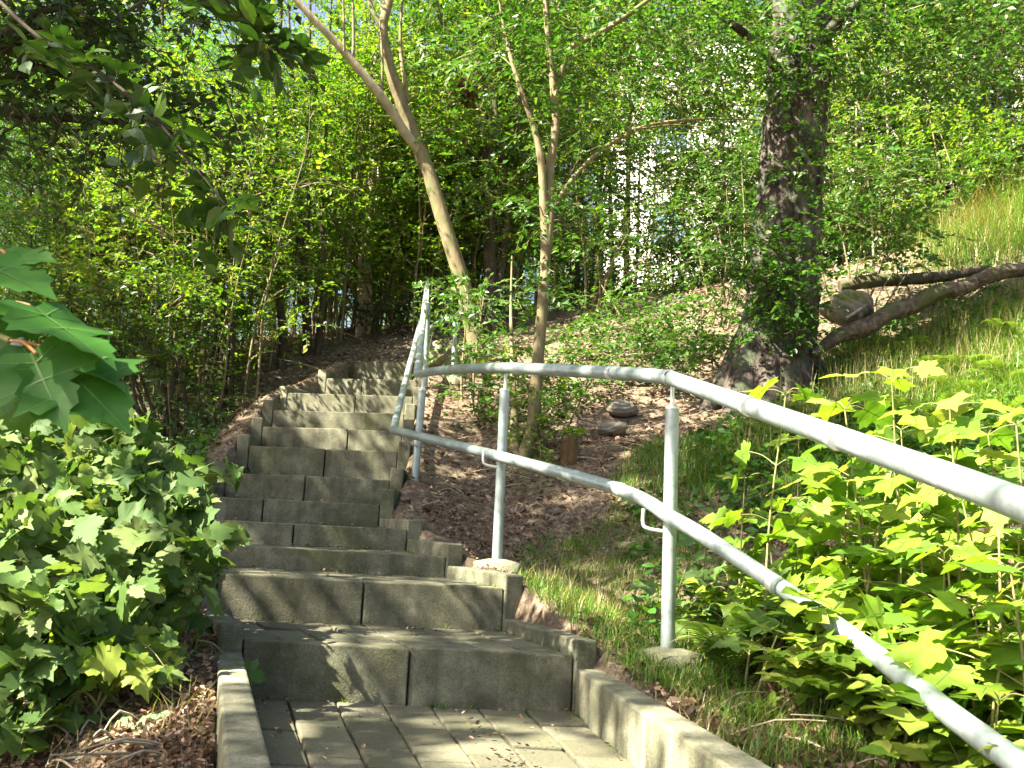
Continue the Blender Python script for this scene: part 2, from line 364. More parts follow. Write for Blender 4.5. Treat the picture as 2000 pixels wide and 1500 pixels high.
PM = np.c_[np.ones(len(ctrl)), ctrl[:, :2]]
KK = np.block([[A, PM], [PM.T, np.zeros((3, 3))]])
sol = np.linalg.solve(KK, np.r_[ctrl[:, 2], 0, 0, 0])
def vnoise(x, y, f, seed):
    g = np.random.default_rng(seed).random((64, 64)); X = x * f; Y = y * f; xi = np.floor(X).astype(int); yi = np.floor(Y).astype(int); u = X - xi; v = Y - yi
    u = u * u * (3 - 2 * u); v = v * v * (3 - 2 * v); q = lambda i, j: g[i % 64, j % 64]
    return (q(xi, yi) * (1 - u) + q(xi + 1, yi) * u) * (1 - v) + (q(xi, yi + 1) * (1 - u) + q(xi + 1, yi + 1) * u) * v - .5
def H(x, y, carve=False):
    x = np.atleast_1d(np.asarray(x, float)); y = np.atleast_1d(np.asarray(y, float)); z = np.zeros(len(x))
    for i in range(0, len(x), 20000):
        p = np.c_[x[i:i + 20000], y[i:i + 20000]]
        z[i:i + 20000] = ker(p, ctrl[:, :2]) @ sol[:-3] + np.c_[np.ones(len(p)), p] @ sol[-3:]
    far = np.clip((np.hypot(x, y - 5) - 14) / 10, 0, 1)
    z += (vnoise(x, y, .9, 1) * .16 + vnoise(x, y, 3.1, 2) * .07 + vnoise(x, y, 9, 3) * .03) * (1 - far * .6)
    # meet the stairs
    xl = np.interp(y, Lp[:, 1], Lp[:, 0]); xr = np.interp(y, Rp[:, 1], Rp[:, 0])
    zr = np.interp(y, Rp[:, 1], Zp); zl = np.interp(y, Lp[:, 1], Zp)
    inn = (y > 1.6) & (y < Rp[-1, 1] + .1)
    dr = x - xr; dl = xl - x
    w = np.clip(1 - (dr - .05) / .55, 0, 1); w = w * w * (3 - 2 * w)
    z = np.where(inn & (dr > -.3), z * (1 - w) + (zr + .0) * w, z)
    w = np.clip(1 - (dl - .05) / .6, 0, 1); w = w * w * (3 - 2 * w)
    z = np.where(inn & (dl > -.3), z * (1 - w) + (zl - .0) * w, z)
    w = np.clip((np.maximum(dr, dl) - .0) / .085, 0, 1)
    z = np.where(inn & (w < 1), np.minimum(z, z * w + (np.minimum(zr, zl) - .30) * (1 - w)), z)
    return z
def G(x, y): return float(H(x, y)[0])
def axis(lo, hi, a, b, fine):
    core = np.arange(a, b, fine); up = [b]; s = fine
    while up[-1] < hi: s *= 1.25; up.append(up[-1] + s)
    dn = [a]; s = fine
    while dn[-1] > lo: s *= 1.25; dn.append(dn[-1] - s)
    return np.r_[np.array(dn[1:][::-1]), core, np.array(up)]
ax_ = axis(-120, 120, -3.2, 4.2, .035); ay_ = axis(-60, 140, 1.2, 9.6, .035)
gx, gy = np.meshgrid(ax_, ay_); nx, ny = len(ax_), len(ay_)
mb = MB(); gv = np.c_[gx.ravel(), gy.ravel(), H(gx.ravel(), gy.ravel())]
i = (np.arange(ny - 1)[:, None] * nx + np.arange(nx - 1)[None]).ravel()
mb.add(gv, [np.stack([i, i + 1, i + 1 + nx, i + nx], -1)], 0, True)
tag(mb.build('ground', M['soil']), kind='structure')

# ------------------------------------------------------------------ stairs
stairs = thing('outdoor_stairs', 'mossy concrete slab stairs with paved treads climbing into the thicket', 'stairs', (0, 1.7, 0))
so_ = np.array([0, 1.7, 0.])
def part(mb, name, m, parent, org=so_, bv=None):
    o = mb.build(name, m, parent, org)
    if bv: bevel(o, bv)
    return o
for i in range(len(ST)):
    l, r, z = Lp[i], Rp[i], Zp[i]; l2, r2, z2 = Lp[i + 1], Rp[i + 1], Zp[i]
    zlow = (Zp[i - 1] if i else -.2)
    fw = nrm(((l2 + r2) - (l + r)) / 2); th = .085; e = nrm(r - l)
    # tread paving as bevelled blocks
    tl, tr = l + fw * (th + .004), r + fw * (th + .004)
    dep = np.linalg.norm((l2 + r2 - tl - tr) / 2); wid = np.linalg.norm(r - l)
    nc = max(3, int(round(wid / .122))); mb = MB()
    for c in range(nc):
        off = R.uniform(.3, 1) if i == 0 else 1
        edges = [0.0]; v = .21 * (.5 if c % 2 else 1)
        while v < dep - .05: edges.append(v / dep); v += .2 if i == 0 else .21
        edges.append(1.0)
        for a, b in zip(edges[:-1], edges[1:]):
            g = .0045; dz = R.normal(-.004, .0025); tz = R.normal(0, .0015, 4)
            cs = []
            for (u, t) in ((c / nc, a), ((c + 1) / nc, a), ((c + 1) / nc, b), (c / nc, b)):
                p = (tl * (1 - u) + tr * u) * (1 - t) + (l2 * (1 - u) + r2 * u) * t
                cs.append(p)
            cs = np.array(cs); ctr = cs.mean(0); cs = ctr + (cs - ctr) * (1 - g / np.maximum(np.abs(cs - ctr).max(), .02))
            hexa(mb, np.vstack([np.c_[cs, np.full(4, z - .07)], np.c_[cs, z + dz + tz]]))
    step = part(mb, 'step', M['paver'], stairs, bv=.005)
    mb = MB(); hexa(mb, np.vstack([np.c_[np.array([tl, tr, r2, l2]), np.full(4, z - .2)], np.c_[np.array([tl, tr, r2, l2]), np.full(4, z - .022)]]))
    part(mb, 'joint_sand', M['soil'], step)
    # riser slabs
    cut = [.5, .50, .51, None, .47, .36, .49, .52, .62, None, .55, .4, None][i]
    for a, b in (((0, cut - .004), (cut + .004, 1)) if cut else ((0, 1),)):
        j = R.normal(0, .004); dz = R.normal(0, .003, 2); lean = R.uniform(0, .008)
        p0, p1 = l * (1 - a) + r * a - fw * j, l * (1 - b) + r * b - fw * j
        q = np.array([p0, p1, p1 + fw * th, p0 + fw * th])
        top = np.c_[q + fw * lean, np.array([z + dz[0], z + dz[1], z + dz[1], z + dz[0]])]
        mb = MB(); hexa(mb, np.vstack([np.c_[q, np.full(4, zlow - .12)], top]))
        part(mb, 'riser_slab', M['concrete'], step, bv=.005)
    # side kerbs
    if i < len(ST) - 1:
        for s, (a0, a1) in ((-1, (l, l2)), (1, (r, r2))):
            up = .13 if i == 0 else .05 if i < 5 else .06 if s < 0 else .075
            dirn = nrm(a1 - a0); out = np.array([dirn[1], -dirn[0]]) * s; tk = .075 if s < 0 or i else .09
            g = out * .004; st_ = a0 + dirn * (.0 if i else 0) + g; en = a1 - dirn * .006 + g
            q = np.array([st_, en, en + out * tk, st_ + out * tk])
            if s > 0: q = q[[0, 3, 2, 1]]
            up += R.uniform(-.012, .012)
            mb = MB(); hexa(mb, np.vstack([np.c_[q, np.full(4, z - .22)], np.c_[q, np.full(4, z + up)]]))
            part(mb, 'kerb', M['kerb'], step, bv=.007)

# ------------------------------------------------------------------ handrail
rail = thing('handrail', 'galvanised steel double handrail on posts bending along the right of the stairs', 'handrail', W(1303, 1352, 3.15))
ro = np.array(rail.location)
top = [W(2420, 1165, .85), W(1895, 948, 1.52), W(1302, 737, 3.12)]
top2 = [W(1302, 737, 3.12), W(1190, 728, 3.5), W(985, 719, 4.22), W(880, 722, 5.1), W(815, 730, 5.72)]
top3 = [W(815, 730, 5.72), W(835, 552, 8.85)]
mb = MB(); tube(mb, [*top[:2], W(1330, 746, 3.0), *top2], .0245, 20, n=10); mb.build('top_rail', M['galv'], rail, ro)
mb = MB(); tube(mb, top3, .024, 16, n=6); mb.build('top_rail', M['galv'], rail, ro)
low = [W(2420, 1790, 1.25), W(1895, 1424, 1.82), W(1650, 1233, 2.42), W(1400, 1064, 2.9), W(1310, 1010, 3.08), W(1212, 957, 3.42), W(985, 894, 4.15), W(768, 840, 5.66)]
mb = MB(); tube(mb, low, .0235, 20, n=8); mb.build('lower_rail', M['galv'], rail, ro)
mb = MB(); tube(mb, [low[-1], W(826, 612, 8.85)], .022, 14, n=6); mb.build('lower_rail', M['galv'], rail, ro)
# collars
def collar(P, Q, t, r, w=.012):
    p = P + (Q - P) * t; d = nrm(Q - P); mb = MB(); tube(mb, [p - d * w, p + d * w], r, 20); mb.build('weld_collar', M['weld'], rail, ro)
collar(top[1], W(1330, 746, 3.0), .30, .0258); collar(top[1], W(1330, 746, 3.0), .62, .0258); collar(top2[0], top2[1], .95, .0258); collar(top2[1], top2[2], .45, .0258)
collar(low[5], low[6], .0, .025, .02); collar(low[5], low[6], .45, .025); collar(low[2], low[3], .5, .025); collar(top3[0], top3[1], .35, .025); collar(top3[0], top3[1], .72, .025)
posts = [((1303, 1352, 3.15), (1313, 797), (1313, 755), (1307, 1014, 3.07), 50), ((970, 1118, 4.25), (986, 762), (989, 730), (985, 896, 4.15), 40),
         ((803, 1014, 5.72), (825, 762), (827, 735), (822, 852, 5.3), 28), ((829, 802, 7.6), (836, 592), (837, 575), None, 0)]
for b, t, pt, lr, off in posts:
    y = b[2]; B = W(*b); Tt = W(t[0], t[1], y); Pn = W(pt[0], pt[1] - 10, y)
    gz = G(B[0], B[1]); B0 = B.copy(); B0[2] = min(B[2], gz) - .12
    mb = MB(); tube(mb, [B0, Tt], .0225, 18); p = mb.build('post', M['galv'], rail, ro)
    mb = MB(); tube(mb, [Tt - [0, 0, .004], Tt + [0, 0, .003]], .0238, 18); tube(mb, [Tt - [0, 0, .01], Pn], .0072, 10); tube(mb, [Tt, Tt + [0, 0, .008]], [.012, .009], 10); mb.build('pin', M['weld'], p, None).parent = p
    p.children[-1].location = -ro
    if lr:
        # L bracket: from the lower rail down and across to the post
        a = W(lr[0] - off, lr[1] - off * .42, lr[2] + (.09 if y < 5 else .2)); a2 = a - [0, 0, .062]; bz = np.array([B[0], B[1], a2[2] - .01])
        k = (bz[2] - B[2]) / (Tt[2] - B[2]); bz[:2] = B[:2] + (Tt[:2] - B[:2]) * k
        mb = MB(); tube(mb, [a, a * .25 + a2 * .75, a2 * .8 + bz * .2 , bz], .0062, 10, n=5); q = mb.build('bracket', M['weld'], p); q.location = -ro
    # concrete foot
    if y < 5:
        mb = MB(); f = np.array([B[0], B[1], gz]); tube(mb, [f - [0, 0, .1], f + [0, 0, .03], f + [0, 0, .045]], [.12, .105, .04], 14, furrow=.07); mb.build('footing', M['kerb'], rail, ro)
up = thing('bent_rail', 'short grey curved rail on a stub post beside the upper steps', 'handrail', W(886, 752, 8.0))
uo = np.array(up.location)
mb = MB(); tube(mb, [W(838, 650, 8.4), W(850, 634, 8.3), W(868, 626, 8.2), W(888, 622, 8.05), W(915, 612, 8.2)], .024, 12, n=6); mb.build('top_rail', M['galv'], up, uo)
mb = MB(); b = W(886, 752, 8.0); b[2] = G(b[0], b[1]) - .1; tube(mb, [b, W(889, 622, 8.05)], .021, 12); mb.build('post', M['galv'], up, uo)
mb = MB(); tube(mb, [b + [0, 0, .08], b + [0, 0, .14], b + [0, 0, .17]], [.12, .1, .03], 12, furrow=.06); mb.build('footing', M['kerb'], up, uo)
lp = W(2, 882, 4.3); lz = G(lp[0], lp[1])
mb = MB(); tube(mb, [(0, 0, -.1), (0, 0, 1.05)], .032, 16); tube(mb, [(0, 0, 1.04), (0, 0, 1.06)], .037, 16)
o = mb.build('metal_post', M['galv']); o.location = (lp[0], lp[1], lz); tag(o, 'blue grey metal post at the left edge behind the lobed bush', 'post')

# ------------------------------------------------------------------ plants
def plant(name, label, cat, base, stems, blobs, leaf='leaf', bark='bark', group=None, sides=8, branch=True, furrow=0, crown='crown', trunk='trunk', **kw):
    """stems: [(points, radii)] in world; blobs: [(centre, radii, nsprays)]"""
    root = thing(name, label, cat, base, group); base = np.asarray(base, float)
    tb = MB()
    for P, r in stems: tube(tb, P, r, sides, n=5, furrow=furrow)
    allp = np.concatenate([smooth_path(P, 5) for P, r in stems]) if stems else base[None]
    cb = MB()
    for c, r, n in blobs:
        c = np.asarray(c, float)
        if branch:
            dd = np.linalg.norm(allp - c, axis=1) + np.where(allp[:, 2] > c[2] - .05, 1.5, 0)
            s = allp[dd.argmin()]; mid = (s + c) / 2 + R.normal(0, .06, 3) * np.linalg.norm(c - s) + [0, 0, .05]
            rr = min(.016, .004 + .008 * np.linalg.norm(c - s)); tube(tb, [s, mid, c], [rr, rr * .7, rr * .35], 5, n=3, caps=False)
        blob_sprays(cb, c, r, n, **kw)
    if tb.n: tb.build(trunk, M[bark], root, base)
    if cb.n: cb.build(crown, [M[leaf], M[bark]], root, base)
    return root
def px_stem(pts, w):
    """pts (px,py,y); w radii"""
    return ([W(*p) for p in pts], w)

# --- thicket prototypes -------------------------------------------------
def proto(name, label, cat, n_st, h, spread, crown0, rad, nsp, leaf, bark, group, ls=.06, stem_r=.03, seedling=False, k=8, cl=16):
    stems = []; blobs = []
    for s in range(n_st):
        a = R.uniform(0, 2 * PI); hh = h * R.uniform(.7, 1.0); sp = spread * R.uniform(.4, 1.2)
        P = [np.array([math.cos(a) * .07 * s, math.sin(a) * .07 * s, -.15])]
        for q in range(1, 7):
            t = q / 6; P.append(np.array([math.cos(a) * (.07 * s + sp * t ** 1.3), math.sin(a) * (.07 * s + sp * t ** 1.3), hh * t]) + R.normal(0, .05, 3) * h / 6)
        r0 = stem_r * R.uniform(.6, 1.2); stems.append((P, [r0 * 1.25, r0, r0 * .85, r0 * .6, r0 * .4, r0 * .2]))
        S = smooth_path(P, 5)
        for q in range(cl):
            t = R.uniform(crown0 / hh, 1.02); p = S[min(len(S) - 1, int(t * len(S)))]
            w = rad * (.35 + .65 * math.sin(PI * min(1, max(0, (t - crown0 / hh) / (1 - crown0 / hh) * .85 + .12))))
            an = R.uniform(0, 2 * PI); rr = w * R.random() ** .6
            blobs.append((p + [math.cos(an) * rr, math.sin(an) * rr, R.uniform(-.1, .25)], np.array([.42, .42, .16]) * R.uniform(.7, 1.3) * max(.6, rad), nsp))
    return plant(name, label, cat, (0, 0, 0), stems, blobs, leaf, bark, group, L=.3 * max(.8, rad), k=k, ls=ls, tilt=.3, sides=7)
gT = 'saplings of the thicket behind the stairs'
lab = 'thin many-stemmed sapling with small bright leaves in the thicket behind the stairs'
TH = [proto('sapling', lab, 'tree', 5, 6.6, 1.1, .5, 1.0, 12, 'leaf', 'bark', gT, .064, .019, cl=24),
      proto('sapling', lab, 'tree', 4, 7.4, 1.0, .7, 1.1, 13, 'leaf_warm', 'bark', gT, .065, .022, cl=26),
      proto('sapling', lab, 'tree', 7, 5.8, 1.2, .4, .9, 10, 'leaf_warm', 'bark_pale', gT, .058, .016, cl=20),
      proto('sapling', lab, 'tree', 3, 7.8, .9, .9, 1.2, 13, 'leaf', 'bark_dark', gT, .066, .03, cl=28),
      proto('sapling', lab, 'tree', 9, 3.6, .55, .35, .7, 7, 'leaf_warm', 'bark', gT, .058, .010, cl=10),
      proto('sapling', lab, 'tree', 6, 6.6, 1.1, .4, 1.1, 14, 'leaf_green', 'bark_dark', gT, .062, .018, cl=24)]  # darker-leaved copy: shade of the left thicket put into the leaf colour
spots = []
def place(protos, px, y, rz=None, s=1, used=[0], label=None, dy=0):
    x = (px - 1000) / FPX * y * 1.02
    z = G(x, y); pr = protos
    rz = R.uniform(0, 6.28) if rz is None else rz
    if not pr.get('_used', False):
        pr['_used'] = True; pr.location = (x, y, z); pr.rotation_euler = (0, 0, rz); pr.scale = (s, s, s)
        if label: pr['label'] = label
        return pr
    r = dup(pr, (x, y, z), rz, s, label); return r
for px, y, k in [(40, 10.4, 0), (-30, 11.5, 1), (90, 9.2, 0), (180, 9.0, 0), (300, 9.6, 2), (425, 8.4, 3), (640, 11.2, 1), (710, 11.0, 2), (760, 11.8, 0), (830, 10.9, 1), (905, 11.5, 2),
                 (970, 10.8, 0), (1020, 11.8, 1), (100, 11.5, 0), (240, 12.3, 1), (380, 12.2, 0), (510, 12.8, 1), (620, 13.4, 3), (720, 13.6, 1), (850, 13.9, 0), (-30, 13, 3), (340, 14.5, 1), (560, 15.2, 1), (800, 15.8, 1), (140, 15.5, 0),
                 (400, 9.2, 4), (450, 9.0, 4), (555, 10.8, 4), (610, 10.6, 4), (650, 10.4, 4), (680, 11.4, 4), (735, 10.9, 4), (780, 11.2, 4), (820, 10.2, 4), (860, 10.6, 4), (360, 8.6, 4), (300, 8.3, 4), (240, 8.6, 4), (420, 7.6, 4), (930, 10.8, 4), (1000, 10.4, 4)]:
    place(TH[5] if px < 400 and k < 4 and y < 13 else TH[k], px, y, s=R.uniform(.85, 1.15) * (R.uniform(.8, 1.1) if k == 4 else .68 if px < 250 else .5 if px < 450 else .55 if px < 640 else .7 if px < 850 else .9))
for t in TH: t.pop('_used', None) if False else None

# --- right background trees (sparser, sky and wall shine through) ---------
gB = 'slim trees behind the bank'
labB = 'slim leafy tree on the far side of the bank with bright gaps behind'
BK = [proto('slim_tree', labB, 'tree', 4, 7.5, 1.0, .6, 1.2, 20, 'leaf_green', 'bark', gB, .07, .018, cl=24),
      proto('slim_tree', labB, 'tree', 3, 8.2, .9, 1.0, 1.3, 20, 'leaf_warm', 'bark_pale', gB, .075, .02, cl=26)]
for px, y, k, s in [(1130, 12.2, 0, .8), (1420, 12.6, 0, .95), (1310, 13.4, 1, .6), (1370, 15.5, 0, .8), (1560, 13.5, 1, 1), (1680, 12.3, 0, 1.05), (1790, 13.2, 1, 1), (1900, 12.6, 0, 1), (2020, 13.0, 1, 1.1), (1230, 16, 1, 1.1), (1500, 17, 1, 1.1), (1850, 17, 1, 1.1), (1080, 15.5, 0, 1.1), (2150, 15, 1, 1), (1620, 14.6, 1, 1.1), (1740, 14.5, 0, 1.1), (1960, 14.2, 0, 1.05), (1720, 11.6, 1, .7), (1900, 11.8, 0, .7)]:
    place(BK[k], px, y, s=s)

# --- named trees -----------------------------------------------------------
def base_of(px, py, y):
    p = W(px, py, y); p[2] = G(p[0], p[1]); return p
def blobs_px(L): return [(W(px, py, y), np.array([rx, ry, rz]), n) for px, py, y, rx, ry, rz, n in L]

b = base_of(942, 668, 8.6)
lean_t = plant('leaning_tree', 'leaning smooth-barked tree forking into a sunlit pale limb behind the handrail corner', 'tree', b,
      [([b - [0, 0, .2], b, *[W(*p) for p in [(905, 560, 8.6), (868, 440, 8.6), (838, 340, 8.6), (808, 262, 8.6), (778, 185, 8.55), (756, 110, 8.5), (748, 50, 8.5), (762, -10, 8.5), (778, -160, 8.4), (770, -420, 8.3)]]], [.1, .085, .073, .068, .065, .061, .057, .05, .044, .038, .025, .012]),
       px_stem([(750, 60, 8.5), (728, 20, 8.5), (700, -60, 8.5)], [.03, .024, .012]), px_stem([(690, 118, 8.25), (690, 40, 8.3), (686, -80, 8.3)], [.014, .012, .006]),
       px_stem([(672, 100, 8.2), (671, 20, 8.2), (668, -60, 8.2)], [.012, .01, .005]), px_stem([(745, 176, 8.4), (747, 120, 8.4), (742, 40, 8.4)], [.014, .012, .008]),
       px_stem([(797, 200, 8.6), (782, 90, 8.7), (788, -40, 8.8)], [.022, .018, .01])],
      blobs_px([(640, -20, 8.5, .7, .7, .3, 20), (830, 60, 8.8, .6, .7, .3, 36), (720, -80, 8.6, .8, .8, .35, 34), (540, -90, 8.3, .8, .8, .3, 20), (860, 140, 9.0, .5, .5, .25, 30), (900, -60, 8.8, .8, .8, .4, 60), (470, -220, 8.2, 1, 1, .4, 24), (780, -260, 8.4, 1.2, 1, .5, 50), (880, 330, 8.9, .45, .4, .2, 26), (900, 250, 9, .4, .4, .2, 22)]),
      'leaf_green', 'bark', k=9, L=.34, ls=.066, sides=14)
mb = MB(); P_, r_ = px_stem([(834, 326, 8.6), (818, 296, 8.59), (786, 252, 8.5), (757, 205, 8.4), (712, 148, 8.3), (655, 82, 8.2), (598, 22, 8.1), (530, -60, 8.0), (450, -200, 7.9)], [.03, .045, .046, .043, .04, .036, .031, .024, .01])
tube(mb, P_, r_, 12, n=5); mb.build('limb', M['bark_pale'], lean_t, b)['label'] = 'pale sunlit limb forking off to the left'  # sunlight on this limb is put into its paler bark colour
b = base_of(1022, 948, 6.15)
plant('slender_tree', 'slender pale twin-stemmed tree rising behind the handrail between the first two posts', 'tree', b,
      [([b - [0, 0, .2], b, *[W(*p) for p in [(1040, 830, 6.2), (1051, 700, 6.3), (1060, 590, 6.35), (1066, 490, 6.4), (1062, 400, 6.4), (1056, 310, 6.4), (1040, 240, 6.4), (1015, 170, 6.4), (985, 60, 6.5), (960, -120, 6.5)]]], [.06, .048, .042, .04, .038, .036, .03, .026, .02, .016, .012, .006]),
       px_stem([(1066, 500, 6.4), (1074, 420, 6.42), (1074, 330, 6.45), (1085, 240, 6.5), (1078, 140, 6.5), (1068, 40, 6.5), (1062, -120, 6.5), (1060, -300, 6.4)], [.034, .034, .032, .028, .025, .022, .015, .007]),
       px_stem([(1084, 200, 6.5), (1112, 100, 6.4), (1165, 68, 6.3), (1225, 30, 6.2), (1290, -20, 6.1), (1400, -120, 6)], [.02, .022, .02, .018, .014, .006]),
       px_stem([(1072, 420, 6.5), (1110, 360, 6.7), (1160, 305, 6.9), (1215, 268, 7.0), (1270, 244, 7.1), (1380, 232, 7.2), (1480, 234, 7.2)], [.012, .016, .016, .015, .014, .01, .006]),
       px_stem([(1220, 268, 7.0), (1255, 200, 7.0), (1270, 140, 7.0)], [.009, .007, .004]),
       ([base_of(1000, 940, 6.2) - [0, 0, .1], W(1006, 900, 6.25), W(1003, 760, 6.6), W(998, 620, 6.9), W(1000, 500, 7.0)], [.045, .04, .02, .012, .006])],
      blobs_px([(1040, 90, 6.4, .5, .5, .2, 45), (1150, 120, 6.4, .5, .5, .2, 40), (1110, -20, 6.4, .6, .6, .25, 55), (960, 120, 6.6, .45, .45, .2, 35), (1250, 20, 6.2, .5, .5, .2, 40), (1330, 170, 7.1, .5, .5, .18, 34),
                (1420, 260, 7.2, .35, .35, .12, 22), (1120, 260, 6.6, .35, .35, .14, 24), (1060, 560, 6.3, .3, .25, .14, 16), (1110, 440, 6.6, .35, .3, .14, 22), (1180, 400, 6.9, .35, .3, .12, 18), (1040, 400, 6.3, .3, .3, .13, 14), (1390, 70, 6.6, .5, .5, .2, 36), (1000, 0, 6.4, .5, .5, .25, 40), (1180, 210, 6.9, .4, .3, .14, 24)]),
      'leaf_green', 'bark', k=9, L=.26, ls=.056, sides=12)
b = base_of(962, 640, 10.0)
plant('dark_twin_tree', 'tree with two dark straight stems behind the leaning trunk', 'tree', b,
      [([b - [0, 0, .2], b, *[W(*p) for p in [(958, 520, 10), (955, 420, 10), (952, 330, 10), (945, 240, 10), (936, 160, 10), (922, 70, 10), (905, -20, 10), (890, -200, 10)]]], [.09, .085, .07, .065, .062, .058, .05, .045, .035, .015]),
       px_stem([(968, 600, 10), (990, 430, 10), (978, 300, 10), (966, 190, 10), (968, 100, 10), (950, -60, 10)], [.04, .04, .035, .03, .025, .012]),
       px_stem([(936, 160, 10), (900, 100, 10), (862, 40, 10), (840, -60, 10)], [.035, .03, .025, .012]), px_stem([(950, 320, 10), (1000, 290, 9.8), (1015, 220, 9.7), (1005, 90, 9.6)], [.025, .02, .016, .008])],
      blobs_px([(880, 20, 10, .8, .8, .3, 60), (1000, 100, 9.8, .7, .7, .3, 50), (960, 20, 10, .8, .8, .3, 60), (930, -120, 10, 1, 1, .4, 80), (900, 400, 10, .5, .4, .2, 26), (1000, 300, 9.9, .6, .5, .2, 34)]),
      'leaf_green', 'bark_dark', k=9, L=.34, ls=.066, sides=12)
mb = MB(); c = W(905, 182, 9.4)
q = ball(120, (0, 0, 0), (.15, .11, .11), .6); put(mb, q, q + R.normal(0, .15, q.shape) - [0, 0, .1], R.normal(0, 1, q.shape), R.uniform(.06, .11, 120), T_CURL)
for _ in range(8): tube(mb, [R.normal(0, .05, 3), R.normal(0, .14, 3) + [.05, 0, .12], np.array([.16, .25, .14]) + R.normal(0, .05, 3)], .005, 4, n=3)
o = mb.build('dead_leaf_clump', M['dead']); o.location = [float(v) for v in c]; tag(o, 'ball of dead brown leaves caught in the branches beside the dark stems', 'leaf clump')

# big old tree
b = base_of(1497, 765, 7.15); 
oldr = thing('old_tree', 'thick old tree with dark furrowed bark and flared roots on the right bank', 'tree', b)
mb = MB()
tp = [b - [0, 0, .3], b + [0, 0, .02], *[W(*p) for p in [(1512, 690, 7.15), (1525, 610, 7.15), (1535, 500, 7.15), (1540, 400, 7.15), (1548, 300, 7.15), (1556, 200, 7.15), (1563, 100, 7.15), (1568, 0, 7.15), (1572, -150, 7.15), (1575, -500, 7.15)]]]
tube(mb, tp, [.38, .34, .29, .265, .25, .24, .235, .23, .225, .22, .2, .13], 64, n=12, furrow=.06)
for ex, ey, yy, r0 in [(1425, 790, 6.75, .13), (1368, 780, 6.95, .10), (1590, 745, 6.8, .10), (1500, 815, 6.6, .11), (1610, 690, 7.3, .09), (1560, 800, 6.65, .09)]:
    e = W(ex, ey, yy); e[2] = G(e[0], e[1]) - .07; s = b + np.array([0, 0, .42]) + nrm(np.r_[(e - b)[:2], 0]) * .1; m_ = (s * .4 + e * .6); m_[2] = e[2] + .24
    tube(mb, [s, m_, e], [r0 * 1.25, r0, r0 * .45], 14, n=7, furrow=.07)
mb.build('trunk', M['bark_old'], oldr, b)
for P, r in [([(1560, 120, 7.1), (1640, 40, 6.9), (1730, -40, 6.7), (1850, -160, 6.6)], [.05, .045, .035, .015]), ([(1556, 180, 7.1), (1480, 90, 6.9), (1400, 20, 6.7), (1300, -80, 6.5)], [.04, .035, .028, .012]), ([(1566, 10, 7.1), (1620, -120, 7), (1700, -260, 7)], [.09, .07, .04])]:
    mb = MB(); tube(mb, [W(*p) for p in P], r, 10, n=5, furrow=.03); mb.build('limb', M['bark_old'], oldr, b)
mb = MB()
for c, r, n in blobs_px([(1500, 40, 6.8, .5, .4, .22, 60), (1640, 60, 6.8, .5, .4, .22, 60), (1560, 130, 6.75, .35, .25, .2, 40), (1420, 60, 6.7, .5, .4, .2, 40), (1760, 20, 6.7, .6, .5, .25, 60), (1870, 80, 6.7, .6, .5, .2, 55), (1960, 20, 6.7, .5, .5, .25, 50), (1330, -20, 6.6, .5, .5, .2, 40), (1760, 130, 6.9, .5, .4, .16, 38), (1900, 180, 7.0, .45, .4, .14, 26), (1560, -200, 7, 1.3, 1.2, .6, 150), (1800, -220, 7, 1, 1, .5, 100)]):
    blob_sprays(mb, c, r, n, L=.27, k=9, ls=.058)
mb.build('crown', [M['leaf_green'], M['bark_dark']], oldr, b)
mb = MB()
for c, r, n in blobs_px([(1560, 250, 6.82, .16, .1, .1, 14), (1580, 300, 6.82, .16, .1, .1, 16), (1550, 330, 6.82, .12, .1, .12, 14), (1520, 460, 6.78, .22, .12, .18, 34), (1560, 520, 6.75, .22, .12, .2, 36), (1480, 540, 6.75, .26, .16, .16, 34), (1540, 600, 6.75, .22, .14, .16, 28), (1420, 520, 6.8, .2, .16, .14, 20), (1590, 420, 6.85, .14, .12, .2, 22), (1500, 150, 6.82, .2, .1, .2, 20), (1540, 560, 6.7, .26, .12, .26, 40), (1500, 640, 6.7, .18, .1, .12, 20), (1570, 660, 6.7, .14, .1, .14, 18), (1470, 480, 6.75, .2, .12, .2, 26), (1600, 170, 6.82, .18, .1, .2, 20)]):
    blob_sprays(mb, c, r, n, L=.2, k=8, ls=.05)
mb.build('trunk_shoots', [M['leaf_green'], M['bark_dark']], oldr, b)

# --- shrubs -----------------------------------------------------------------
def shrub(name, label, px, py, y, blobs, leaf='leaf_green', bark='bark', ns=5, r=.012, **kw):
    b = base_of(px, py, y); B = blobs_px(blobs); stems = []
    for i in range(ns):
        c = B[i % len(B)][0] + R.normal(0, .1, 3); s = b + [*R.normal(0, .06, 2), -.08]
        stems.append(([s, s * .55 + c * .45 + R.normal(0, .05, 3), c], [r, r * .8, r * .3]))
    kw.setdefault('k', 8); kw.setdefault('L', .22); kw.setdefault('ls', .05)
    return plant(name, label, 'shrub', b, stems, B, leaf, bark, sides=6, crown='foliage', trunk='stems', **kw)
shrub('shrub', 'leafy shrub crowding the handrail corner below the leaning tree', 920, 800, 7.2, [(900, 600, 7.6, .3, .25, .18, 34), (960, 590, 7.4, .28, .25, .16, 28), (920, 680, 7.2, .3, .25, .18, 38), (975, 680, 7.0, .2, .2, .15, 24), (930, 780, 6.9, .22, .2, .2, 30), (965, 830, 6.7, .22, .2, .2, 30), (890, 560, 7.7, .3, .3, .16, 22), (985, 770, 6.6, .16, .15, .2, 20)])
shrub('shrub', 'yellow-green shrub tangled round the foot of the slender twin-stemmed tree', 1060, 880, 6.4, [(1065, 760, 6.3, .2, .18, .16, 22), (1040, 850, 6.1, .2, .15, .15, 22), (1070, 840, 6.2, .15, .15, .12, 16), (1010, 720, 6.5, .18, .18, .14, 18)], 'leaf_warm', L=.18, ls=.045)
